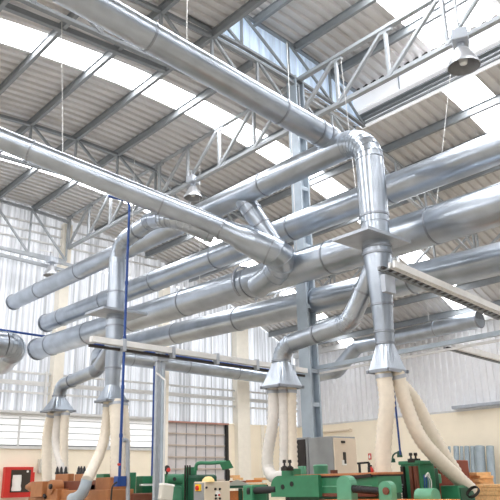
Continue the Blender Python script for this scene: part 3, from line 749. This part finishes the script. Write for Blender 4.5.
mb = MB(); mb.lathe((XW - .12, p.y, p.z - .3), [(0, 0), (.09, 0), (.1, .03), (.1, .4), (.07, .48), (.03, .52), (0, .52)], (0, 0, 1), 20); mb.build('cylinder', M['red'], t)
mb = MB(); mb.lathe((XW - .12, p.y, p.z - .3), [(.102, .12), (.103, .12), (.103, .3), (.102, .3)], (0, 0, 1), 20); mb.build('label_band', M['white'], t)
mb = MB(); mb.box((XW - .2, p.y - .02, p.z + .22), (XW - .06, p.y + .02, p.z + .28)); mb.tube([(XW - .1, p.y, p.z + .25), (XW - .1, p.y + .14, p.z + .2), (XW - .1, p.y + .15, p.z - .05)], .015, 8); mb.build('valve', M['dark'], t)
# frame stand
t = thing('metal_stand', 'black open metal frame standing between the beige cabinet and the red extinguisher', 'stand', (11.6, 9.2, 0))
fa_ = at(356, 463.5, 13.2); fb_ = at(369, 462.5, 13.2)
mb = MB(); mb.bar(fa_, fb_, .035, .035); mb.build('top_bar', M['black'], t)
for p in (lerp(fa_, fb_, .25), lerp(fa_, fb_, .98)):
    mb = MB(); mb.bar(p, V((p.x, p.y, 0)), .035, .035); mb.build('leg', M['black'], t)

# leaning sheet-metal gutters at the right wall
gl = [(449, .05, 0), (456.5, .10, 0), (461.5, .06, .03), (467, .09, .0), (472.5, .08, .04), (480.5, .17, .02), (490.5, .13, .0)]
for i, (px, r, dx) in enumerate(gl):
    pt = PX(px, 446.5 - .02 * i, XW - .28); x0 = XW - .75
    top = V((XW - .24 - r * .5, pt.y, pt.z)); bot = V((XW - .8, pt.y - .12, .02))
    ax = (top - bot).normalized(); mb = MB(); seg = 14; u = V((0, 1, 0)); w = ax.cross(u).normalized()
    vs = []
    for p in (bot, top):
        for rr in (r, r - .015):
            for k in range(seg + 1):
                an = PI * k / seg; vs.append(p + u * math.cos(an) * rr + w * math.sin(an) * rr * .8 * (1 if w.x < 0 else -1))
    n = seg + 1; fs = []
    for k in range(seg): fs += [[k, k + 1, 2 * n + k + 1, 2 * n + k], [n + k, n + k + 1, 3 * n + k + 1, 3 * n + k], [k, k + 1, n + k + 1, n + k], [2 * n + k, 2 * n + k + 1, 3 * n + k + 1, 3 * n + k]]
    fs += [[0, n, 3 * n, 2 * n], [n - 1, 2 * n - 1, 4 * n - 1, 3 * n - 1]]
    mb.add(vs, fs, True)
    lab = ['thin blue-grey metal gutter leaning on the right wall, leftmost behind the hose', 'blue-grey metal gutter leaning on the right wall, second from the left', 'narrow blue-grey metal gutter leaning on the right wall, third from the left',
           'blue-grey metal gutter leaning on the right wall, fourth from the left', 'blue-grey metal gutter leaning left of the widest one', 'widest blue-grey metal gutter leaning on the right wall', 'rightmost blue-grey metal gutter leaning on the right wall'][i]
    tag(mb.build('metal_gutter', M['gutter']), lab, 'gutter', 'metal gutters leaning on the right wall')

# red-brown board stack behind the slanting hoses
mb = MB(); nb(mb, 425, 452, 468, 460, 490, 10.6, zb=.0); tag(mb.build('wooden_crate', M['woodred']), 'red-brown wooden crate behind the slanting cream hoses', 'crate')
# timber pile lower right
PL = [(470, 484, 472.5, 476), (468, 487, 476, 479), (471, 486, 479, 482.5), (473, 489, 482.5, 486), (472, 488, 486, 490), (474, 489, 490, 494), (473, 488, 494, 499)]
LB = ['topmost short pine offcut of the loose pile beside the slanting hose end', 'pine offcut second from the top of the loose pile', 'pine offcut third from the top of the loose pile', 'pine offcut in the middle of the loose pile', 'pine offcut just under the middle of the loose pile', 'pine offcut second from the bottom of the loose pile', 'lowest pine offcut in view in the loose pile']
for i, (x0, x1, y0, y1) in enumerate(PL):
    d = 11.2; p = at(x0, (y0 + y1) / 2, d + random.uniform(-.1, .1)); q = at(x1, (y0 + y1) / 2 - random.uniform(0, 1.5), d - .3)
    mb = MB(); h = (y1 - y0) / F * d * .95; mb.bar(p, V((q.x, q.y, p.z)), .3, h, bev=.006)
    tag(mb.build('pine_offcut', M['wood']), LB[i], 'wood offcut', 'loose pine offcuts')
mb = MB(); p = at(480, 499, 11.1); mb.box((p.x - .5, p.y - .25, 0), (p.x + .45, p.y + .3, p.z - .03)); tag(mb.build('wooden_pallet', M['woodorange']), 'orange-brown pallet block under the loose pine offcuts', 'pallet')
for i, (y0, y1, x0) in enumerate(((484.5, 487.5, 488), (488, 491, 486), (491.5, 495, 485), (495.5, 500, 485))):
    p = at(x0, (y0 + y1) / 2, 10.3); q = p + V((1.8, -.5, 0)); mb = MB(); mb.bar(p, q, .5, (y1 - y0) / F * 10.3, bev=.006)
    tag(mb.build('pine_board', M['wood']), ['top', 'second', 'third', 'lowest visible'][i] + ' pine board of the neat stack at the lower right corner', 'board', 'neatly stacked pine boards')
mb = MB(); p = at(486, 500.5, 10.3); mb.bar(V((p.x, p.y, (p.z - .02) / 2)), V((p.x + 1.8, p.y - .5, (p.z - .02) / 2)), .48, p.z - .02); tag(mb.build('wooden_pallet', M['woodorange']), 'pallet block under the neat board stack at the right edge', 'pallet')

# ------------------------------------------------------------------ machines
# green moulder under the middle and right hoods
t = thing('moulding_machine', 'long green woodworking moulder with rust-brown table under the middle and right hoods', 'machine', (XV, (YV + hy) / 2, 0))
xf = XV - .35
pb0 = PX(286, 478, xf); pb1 = PX(371, 474, xf); zt = (PX(300, 476.5, xf).z + PX(380, 470, xf).z) / 2
mb = MB(); mb.box((xf, pb1.y - .1, zt - .26), (xf + .5, pb0.y, zt - .035), .015); mb.build('bed', M['green'], t)
mb = MB(); mb.box((xf - .02, pb1.y - .12, zt - .03), (xf + .52, pb0.y + .02, zt), .006); mb.build('table', M['rust'], t, 'rust-brown table top')
mb = MB(); mb.box((xf - .012, pb1.y - .1, zt - .05), (xf + .51, pb0.y, zt - .03)); mb.build('table_edge', M['black'], t)
mb = MB(); mb.box((xf - .01, pb1.y, zt - .17), (xf + .01, pb0.y, zt - .155)); mb.build('groove', M['greenlight'], t)
mb = MB(); mb.box((xf + .05, pb1.y - .1, 0), (xf + .47, pb0.y, zt - .26), .01); mb.build('base', M['greendark'], t)
mb = MB(); mb.box((xf - .01, pb1.y - .05, zt - .29), (xf + .05, pb0.y, zt - .25)); mb.build('lower_rail', M['browndark'], t)
# rounded end block
q0 = PX(270.5, 478, xf - .08); q1 = PX(318, 478, xf - .08); zt2 = PX(292, 475.5, xf - .08).z; zb2 = PX(290, 497, xf - .08).z
poly = [V((xf - .08, q1.y, zb2)), V((xf - .08, q1.y, zt2))]
for k in range(7):
    an = PI / 2 * k / 6; poly.append(V((xf - .08, q0.y - .16 + .16 * math.sin(an), zt2 - .16 + .16 * math.cos(an))))
poly.append(V((xf - .08, q0.y, zb2)))
mb = MB(); mb.prism(poly, (.5, 0, 0)); eb_ = mb.build('end_block', M['green'], t)
for px in (282.5, 291.5):
    mb = MB(); p = PX(px, 487 if px < 285 else 484, xf - .085); mb.lathe((xf - .075, p.y, p.z), [(0, 0), (.035, 0), (.035, .012), (0, .012)], (-1, 0, 0), 16); mb.build('port', M['black'], eb_)
# dark feed roller at the left end
mb = MB(); pr = PX(252, 491, xf - .05); p2 = PX(272, 487.5, xf - .05)
mb.tube([V((xf - .05, pr.y, pr.z)), V((xf - .05, p2.y - .1, pr.z + .02))], .05, 18); mb.lathe((xf - .05, pr.y - .03, pr.z), [(0, 0), (.085, 0), (.085, .06), (0, .06)], (0, 1, 0), 20); mb.build('feed_roller', M['black'], t)
mb = MB(); p0 = PX(242, 485, xf - .12); p1 = PX(252, 485, xf - .12); mb.box((xf - .12, p1.y, 0), (xf + .2, p0.y, p0.z), .03); mb.build('roller_stand', M['green'], t)
# machine heads on top
nobj('cutter_head', 'green', t, 281, 292, 301, 468.5, 478, 9.75)
mb = MB(); p = at(286.5, 468.5, 9.7); mb.box(p + V((-.05, -.05, -.03)), p + V((.09, .06, .02))); ch = mb.build('clamp_plate', M['dark'], t)
for px in (285.5, 291): 
    mb = MB(); knob(mb, at(px - 1, 468, 9.7), .026, .11); mb.build('clamp_bolt', M['black'], ch)
nobj('motor_cover', 'greenlight', t, 297, 303, 306.5, 466, 475, 11.2)
mb = MB(); p = at(321, 474.5, 10.9); mb.lathe((p.x, p.y, p.z), [(.115, -.02), (.115, .1), (.12, .11), (.12, .135), (.1, .15), (0, .15)], (0, 0, 1), 24); mb.build('motor', M['greenlight'], t)
mb = MB(); p = at(334, 472, 10.6); mb.box(p + V((-.04, -.04, -.05)), p + V((.04, .04, .03))); mb.build('switch', M['browndark'], t)
for k in range(9):
    mb = MB(); p = PX(352 + 2.2 * k, 477.5 - .25 * k, xf - .03); mb.box((xf - .03, p.y - .02, p.z - .02), (xf - .0, p.y + .02, p.z + .02)); mb.build('table_bolt', M['dark'], t)
# roller stand in the foreground
t = thing('roller_feeder', 'foreground green feeder with two rounded arms holding a dark horizontal roller', 'machine', (7.0, 5.4, 0))
xn = XV - .75
def arm(pxl, pxr, pyt, pyb, x, th, name, m):
    a = PX(pxl, pyt, x); b = PX(pxr, pyt, x); zb3 = PX((pxl + pxr) / 2, pyb, x).z; zt3 = PX((pxl + pxr) / 2, pyt, x).z
    rr = abs(a.y - b.y) / 2; cy_ = (a.y + b.y) / 2; poly = [V((x, cy_ - rr, zb3)), V((x, cy_ + rr, zb3))]
    for k in range(9):
        an = PI * k / 8; poly.append(V((x, cy_ + rr * math.cos(an), zt3 - rr * .8 + rr * .8 * math.sin(an))))
    mb = MB(); mb.prism(poly, (th, 0, 0)); return mb.build(name, M[m], t), cy_, zt3, rr
A1, y1_, z1_, r1_ = arm(336, 350, 475.5, 502, xn, .12, 'arm', 'greenlight')
A2, y2_, z2_, r2_ = arm(378, 390.5, 481, 502, xn, .1, 'arm', 'greenlight')
zr = PX(362, 491, xn).z
mb = MB(); mb.tube([V((xn + .05, y1_, zr + .03)), V((xn + .05, y2_, zr - .01))], .042, 20); n_ = 12
for k in range(n_):
    p = lerp(V((xn + .05, y1_ - .05, zr + .03)), V((xn + .05, y2_ + .05, zr - .01)), (k + .5) / n_); mb.lathe(p, [(.04, -.006), (.047, -.006), (.047, .006), (.04, .006)], (0, 1, 0), 20)
mb.build('roller', M['black'], t)
mb = MB(); p = PX(386, 491, xn - .01); mb.lathe((xn - .0, p.y, p.z), [(0, 0), (.042, 0), (.042, .025), (.02, .03), (0, .03)], (-1, 0, 0), 18); mb.build('axle_cap', M['browndark'], A2)
mb = MB(); pA = PX(322, 499.5, xn); pB = PX(440, 499.5, xn); mb.box((xn - .05, pB.y, pA.z - .06), (xn + .4, pA.y, pA.z - .005)); mb.build('wood_rest', M['orange'], t, 'orange board in front')
mb = MB(); mb.box((xn + .02, pB.y, 0), (xn + .36, pA.y, pA.z - .06)); mb.build('base', M['green'], t)
# upright green machine on the right
t = thing('planer_head', 'upright green machine housing with dark columns and blue cables under the slanting hoses', 'machine', at(420, 500, 9.6) * 1.0)
t.location.z = 0
dM = 9.25
mb = MB(); aa, xx1, yy1 = nb(mb, 400, 419, 434, 462, 500, dM, zb=0); mb.build('housing', M['green'], t)
mb = MB(); mb.box((aa.x - .02, aa.y - .02, aa.z - .03), (xx1 + .02, yy1 + .02, aa.z + .02), .01); mb.build('top_plate', M['green'], t)
for px in (403.5, 412, 416.5):
    mb = MB(); p = PX(px, 480, aa.x - .03); mb.box((aa.x - .05, p.y - .022, .4), (aa.x + .01, p.y + .022, aa.z - .05)); mb.build('guide_column', M['browndark'] if px > 405 else M['dark'], t)
mb = MB(); p = at(414, 461, dM + .1); mb.box(p + V((-.06, -.05, -.02)), p + V((.08, .06, .03))); c_ = mb.build('clamp_plate', M['dark'], t)
for px in (411.2, 416): 
    mb = MB(); knob(mb, at(px, 460.5, dM + .08), .026, .1); mb.build('clamp_bolt', M['black'], c_)
mb = MB(); aa2, _, _ = nb(mb, 425, 432, 438, 468, 500, dM + .25, zb=0); mb.build('side_housing', M['greendark'], t)
mb = MB(); p = at(438.5, 478, 9.6); mb.lathe(p + V((0, 0, -.07)), [(0, 0), (.035, .0), (.04, .05), (.035, .12), (0, .13)], (0, 0, 1), 16); mb.build('oil_cup', M['greenlight'], t)
for k, (c0, m_) in enumerate(((424.5, 'blue'), (426.5, 'blue'), (429, 'bluegrey'), (431, 'white'))):
    mb = MB(); y_ = aa.y - .03; pts = [PY(424 + k, 475, y_), PY(c0, 480, y_ - .03), PY(c0 + .4, 489, y_ - .02)]; mb.tube(smooth_path(pts, 6), .008, 8); mb.build('cable', M[m_], t)
mb = MB(); p = PY(427, 475.5, aa.y - .04); mb.tube(smooth_path([p + V((-.05, 0, -.02)), p + V((0, -.02, .03)), p + V((.06, 0, -.02))], 6), .011, 8); mb.build('cable_clip', M['white'], t)
# slatted block between arm and housing
mb = MB()
for k in range(6):
    p = at(392, 485 + 2.6 * k, 9.15); mb.box((p.x, p.y, p.z - .012), (p.x + .3, p.y + .25, p.z + .008))
p = at(392, 501, 9.15); mb.box((p.x + .05, p.y + .05, 0), (p.x + .28, p.y + .2, at(392, 485, 9.15).z)); mb.build('grille', M['galv_dull'], t)
# gooseneck
mb = MB(); g0 = at(393, 461, 9.8); pts = [g0, g0 + V((0, 0, .06)), at(395, 453.5, 9.8), at(399.5, 452, 9.7)]
mb.tube(smooth_path(pts, 6), .012, 8); mb.lathe(g0 + V((0, 0, -.02)), [(0, 0), (.035, 0), (.03, .05), (0, .06)], (0, 0, 1), 14); gg = mb.build('lamp_arm', M['greendark'], t)
mb = MB(); p = at(399.5, 453.5, 9.7); mb.lathe(p, [(.04, -.05), (.03, .03), (0, .04)], (0, 0, 1), 14); mb.build('lamp_shade', M['greendark'], gg)
# motor cap in front
mb = MB(); p = PX(427.5, 499, xn + .45); mb.tube([V((p.x, p.y - .12, p.z + .02)), V((p.x, p.y + .12, p.z + .02))], .1, 24); mb.box((p.x - .09, p.y - .11, 0), (p.x + .09, p.y + .11, p.z + .02)); tag(mb.build('motor_cover', M['greenlight']), 'light green rounded motor cover in front of the upright machine', 'motor')
# right receiving box
t = thing('dust_inlet_box', 'dark green metal box taking the ends of the slanting hoses', 'machine', at(455, 500, 9.4)); t.location.z = 0
mb = MB(); bb, bx1, by1 = nb(mb, 440, 458, 474, 485.5, 500, 9.3, zb=0); mb.build('body', M['green'], t)
mb = MB(); mb.box((bb.x + .03, bb.y - .01, .4), (bx1 - .03, bb.y + .01, bb.z - .03)); mb.build('opening', M['greendark'], t)
mb = MB(); p = at(473, 492, 9.25); mb.lathe(p, [(.085, -.02), (.095, -.02), (.095, .02), (.085, .02)], (1, -.2, -1), 20); mb.build('hose_clamp', M['dark'], t)

# left brown machine
t = thing('brown_machine', 'brown woodworking machine with round knob ends under the two left hoods', 'machine', PX(65, 500, XU)); t.location.z = 0
xb = XU - .45
def pbox(name, m, pxl, pxr, pyt, pyb, x, th, bev=.012, zb=None, par=None):
    a = PX(pxl, (pyt + pyb) / 2, x); b = PX(pxr, (pyt + pyb) / 2, x); zt_ = PX((pxl + pxr) / 2, pyt, x).z; z0 = zb if zb is not None else PX((pxl + pxr) / 2, pyb, x).z
    mb = MB(); mb.box((x, b.y, z0), (x + th, a.y, zt_), bev); return mb.build(name, M[m], par or t)
pbox('beam', 'browndark', 43, 100, 481, 491, xb + .25, .3)
pbox('lower_beam', 'brown', 56, 108, 490, 502, xb + .1, .5, zb=0)
pbox('guard_block', 'brown', 30.5, 42, 481.5, 497, xb - .05, .3)
pbox('end_stand', 'brown', 28, 56, 497, 502, xb + .05, .4, zb=0)
mb = MB(); p = PX(25.5, 487, xb - .1); mb.lathe((xb + .05, p.y, p.z), [(0, -.14), (.07, -.14), (.085, -.1), (.085, .1), (.07, .14), (0, .14)], (0, 1, 0), 22); mb.lathe((xb + .05, p.y + .1, p.z), [(0, 0), (.05, 0), (.05, .14), (0, .14)], (0, 1, 0), 18); mb.build('roller_end', M['brown'], t)
mb = MB(); p = PX(51, 487, xb); mb.lathe((xb - .02, p.y, p.z), [(0, 0), (.12, 0), (.125, -.03), (.125, -.22), (0, -.24)], (-1, 0, 0), 24); e_ = mb.build('pulley_cover', M['brown'], t)
mb = MB(); p = PX(52.5, 486.5, xb); mb.lathe((xb - .01, p.y, p.z), [(0, 0), (.045, 0), (.045, .05), (0, .05)], (-1, 0, 0), 16); mb.build('shaft_knob', M['black'], e_)
pbox('stand', 'brown', 46, 57, 489, 502, xb + .02, .25, zb=0)
for (l, r_, tp, bt, ks) in ((55, 68, 474, 482, (56, 60, 64.5)), (74, 84.5, 474, 487, (77.5, 80, 83))):
    bl = pbox('cutter_block', 'brown', l, r_, tp, bt, xb + .3, .13)
    for kx in ks:
        p = PX(kx + 1, tp + .3, xb + .36); mb = MB(); mb.lathe(p, [(.04, 0), (.042, .03), (.03, .05), (.026, .1), (.012, .14), (0, .145)], (0, 0, 1), 14); mb.build('clamp_bolt', M['black'], bl)
pbox('side_cover', 'brown', 95, 110, 477.5, 502, xb + .2, .4, zb=0)
pbox('side_post', 'browndark', 88, 95, 484, 502, xb + .25, .3, zb=0)
pbox('top_green_cover', 'green', 96, 104, 474, 478.5, xb + .35, .3)
mb = MB(); p = PX(43, 494, xb); mb.tube([p, p + V((0, -.12, -.06))], .03, 10); mb.build('lever', M['black'], t)
# grey elbow receiving the curved hose
mb = MB(); mb.ang = 60; pts = smooth_path([PX(87, 480, XU - .6), PX(85, 487, XU - .62), PX(81.5, 494, XU - .62), PX(76, 498, XU - .62), PX(72, 499, XU - .6)], 6); mb.tube(pts, .096, 22)
tag(mb.build('hose_elbow', M['bluegrey']), 'blue-grey metal elbow where the curving left hose enters the brown machine', 'duct elbow')

# green machine in the middle left
t = thing('green_machine', 'green woodworking machine with a swing arm, behind the tilted pale box', 'machine', at(180, 500, 11.6)); t.location.z = 0
dG = 11.8
nobj('left_cover', 'green', t, 122, 128, 136.5, 472.5, 500, 12.2, zb=0)
nobj('low_cover', 'green', t, 136, 143, 165, 476, 500, 12.4, zb=0)
nobj('body', 'green', t, 152, 164, 186, 474, 500, 12.3, zb=0)
mb = MB(); p = at(175, 486, 11.7); mb.box(p + V((-.14, -.0, -1.0)), p + V((.16, .3, .0)), .03); cv = mb.build('gear_cover', M['greenlight'], t)
mb = MB(); p = at(174.5, 479.5, 11.8); mb.tube([p + V((-.12, .05, 0)), p + V((.12, -.05, 0))], .085, 20); mb.build('gear_drum', M['green'], t)
mb = MB(); p = at(174.5, 479, 11.68); mb.lathe(p, [(0, 0), (.03, 0), (.03, .02), (0, .02)], (-.6, -.8, 0), 14); mb.build('drum_bolt', M['black'], t)
nobj('column', 'green', t, 184, 190, 197, 467, 500, 11.9, zb=0)
mb = MB(); p = at(187.5, 466.5, 11.85); 
for k in range(3): mb.box(p + V((-.05 + .05 * k, 0, -.55)), p + V((-.03 + .05 * k, .02, .02)))
mb.build('slide_rail', M['dark'], t)
mb = MB(); p = at(167, 468.5, 12.1); mb.lathe(p, [(0, -.03), (.05, -.03), (.05, .03), (0, .03)], (-.5, -.8, .2), 16); mb.tube([p, p + V((0, 0, -.15))], .02, 8); w_ = mb.build('handwheel', M['dark'], t)
mb = MB(); p = at(168.5, 470, 12.0); mb.lathe(p, [(0, -.02), (.035, -.02), (.035, .02), (0, .02)], (-.5, -.8, .2), 12); mb.build('wheel_knob', M['red'], w_)
mb = MB(); p = at(141, 486, 12.2); mb.box(p, p + V((.42, .05, .035))); mb.build('paper_sheet', M['white'], t)
mb = MB(); p = at(150, 493, 11.9); mb.box(p + V((-.35, 0, -.5)), p + V((.3, .3, 0)), .02); mb.build('front_cover', M['browndark'], t)
nobj('machine_head', 'greendark', t, 186, 198, 218, 474.5, 500, 11.6, bev=.05, zb=.2)
mb = MB(); a_ = at(196, 470, 11.7); pts = [a_, at(196.5, 465, 11.7), at(200, 463, 11.7), at(210, 463, 11.7), at(222, 462.2, 11.7), at(226, 462.2, 11.7)]
mb.tube(smooth_path(pts, 6), .03, 12); arm_ = mb.build('swing_arm', M['green'], t)
mb = MB(); p = at(227.5, 464.5, 11.7); dd = V((.75, -.65, 0)).normalized(); s_ = V((.65, .75, 0)).normalized()
tp_ = at(221, 461.8, 11.7); 
poly = [at(219.5, 463.2, 11.55), at(229.5, 460, 11.55), at(233.5, 467.5, 11.55), at(222.5, 470, 11.55)]
mb.prism(poly, s_ * .2); mb.build('lamp_head', M['green'], arm_)
mb = MB(); p = at(229.2, 470, 11.8); mb.tube([p, V((p.x, p.y, at(229, 480, 11.8).z))], .012, 8); mb.build('lamp_cable', M['dark'], arm_)
# control panel
t = thing('control_panel', 'beige control panel with push buttons and an orange switch plate', 'control panel', at(210, 500, 10.6)); t.location.z = 0
mb = MB(); aa, x1, y1 = nb(mb, 194, 204.5, 230, 481.5, 500, 10.6, zb=.0); mb.build('body', M['panel'], t)
mb = MB(); mb.box((aa.x - .012, aa.y + .01, .3), (aa.x + .005, y1 - .01, aa.z - .02)); mb.build('side_panel', M['cabgrey'], t)
mb = MB(); p = PX(198, 488, aa.x - .02); mb.box((aa.x - .03, p.y - .07, p.z - .045), (aa.x - .01, p.y + .06, p.z + .055)); sp = mb.build('switch_plate', M['yellow'], t)
mb = MB(); mb.lathe((aa.x - .03, p.y, p.z), [(0, 0), (.038, 0), (.035, .02), (0, .025)], (-1, 0, 0), 16); mb.build('switch_knob', M['red'], sp)
for px, py, m_ in ((206.5, 487.5, 'black'), (215.5, 489, 'dark'), (220, 489, 'dark'), (216, 495.3, 'black'), (219, 495, 'red'), (216, 498.5, 'black'), (220, 498.5, 'black')):
    mb = MB(); p = PY(px, py, aa.y - .01); mb.lathe((p.x, aa.y, p.z), [(0, 0), (.018, 0), (.016, .02), (0, .022)], (0, -1, 0), 12); mb.build('push_button', M[m_], t)
mb = MB(); p = PY(218, 494, aa.y - .01); mb.lathe((p.x, aa.y, p.z), [(0, 0), (.05, 0), (.048, .008), (0, .01)], (0, -1, 0), 18); mb.build('dial', M['white'], t)
mb = MB(); p = at(211.5, 480.5, 10.65); mb.lathe(p + V((0, .08, -.02)), [(0, 0), (.1, 0), (.09, .04), (.05, .075), (0, .085)], (0, 0, 1), 18); tag(mb.build('dust_cloth', M['oil']), 'crumpled yellow cloth lying on top of the beige control panel', 'cloth')
# tilted pale box on the conduit
t = thing('switch_box', 'pale grey switch box hanging slightly tilted under the pale conduit', 'switch box', (cp.x, 9.0, cp.z - .3))
p = at(166, 492, at(163.5, 486, 1).length and (V((0, 0, 0)) + RM.transposed() @ (cp - CAM)).z * -1)
ax_ = V((.97, -.1, -.13)).normalized(); up_ = V((.16, 0, 1)).normalized(); nn = ax_.cross(up_).normalized(); up_ = nn.cross(ax_).normalized()
mb = MB(); mb.obox(p, ax_, nn, up_, .2, .12, .24, .02); bo = mb.build('body', M['boxgrey'], t)
mb = MB(); mb.obox(p + up_ * .1, ax_, nn, up_, .21, .13, .03, .01); mb.build('lid', M['white'], t)
# bench with timber strips
t = thing('workbench', 'green-framed bench with orange-brown panels behind the beige control panel', 'bench', at(250, 490, 14)); t.location.z = 0
dB = 14.0
ba = at(226, 487, dB); bb_ = at(268, 485, dB); zt3 = ba.z
mb = MB(); mb.bar(V((ba.x, ba.y, zt3)), V((bb_.x, bb_.y, zt3)), .6, .05); mb.build('top', M['greendark'], t)
dv = (bb_ - ba); dv.z = 0; nv = V((-dv.y, dv.x, 0)).normalized()
for f_ in (.05, .35, .68, .96):
    p = ba + dv * f_; mb = MB(); mb.bar(V((p.x, p.y, 0)) - nv * .24, V((p.x, p.y, zt3 - .03)) - nv * .24, .06, .06); mb.build('leg', M['greendark'], t)
for f0, f1 in ((.07, .33), (.37, .66), (.7, .94)):
    a_ = ba + dv * f0 - nv * .2; b_ = ba + dv * f1 - nv * .2; mb = MB(); mb.bar(V((a_.x, a_.y, zt3 * .5 + .1)), V((b_.x, b_.y, zt3 * .5 + .1)), .03, zt3 - .35); mb.build('panel', M['woodorange'], t)
lbl = ['longest pale pine strip lying flat on the workbench', 'pale pine strip on the workbench, at its left end', 'short pine strip lying across the others on the workbench', 'orange pine strip at the front of the workbench', 'pine strip at the right end of the workbench', 'thin pine strip on top of the workbench heap']
for i, (x0, y0, x1, y1, dz, m_) in enumerate(((236, 483, 267, 483, .03, 'wood'), (227, 484.5, 246, 484, .09, 'woodred'), (233, 482, 243, 480, .15, 'wood'), (246, 485, 262, 484.5, .10, 'woodorange'), (254, 482.5, 268, 481.5, .14, 'wood'), (230, 481, 240, 479, .2, 'wood'))):
    p = at(x0, y0, dB + .05 * i); q = at(x1, y1, dB + .05 * i); p.z = zt3 + dz; q.z = zt3 + dz
    mb = MB(); mb.bar(p, q, .14, .05, bev=.005); tag(mb.build('pine_strip', M[m_]), lbl[i], 'wood strip', 'timber strips on the workbench')
mb = MB(); p = at(238, 485, dB); mb.prism([V((p.x - .35, p.y + .1, zt3 + .02)), V((p.x + .15, p.y - .25, zt3 + .02)), V((p.x - .1, p.y - .1, zt3 + .14))], nv * .2); tag(mb.build('wood_wedge', M['boxgrey']), 'grey dusty wedge of offcuts heaped on the left of the workbench', 'offcut heap')

# ------------------------------------------------------------------ light
w = bpy.data.worlds.new('daylight'); SC.world = w; w.use_nodes = True
bg = w.node_tree.nodes['Background']; bg.inputs[0].default_value = (.88, .94, 1.0, 1); bg.inputs[1].default_value = 1.0
vs_ = SC.view_settings
vs_.view_transform = 'Standard'; vs_.look = 'None'; vs_.gamma = 1.0; vs_.use_curve_mapping = False; vs_.exposure = 0.9
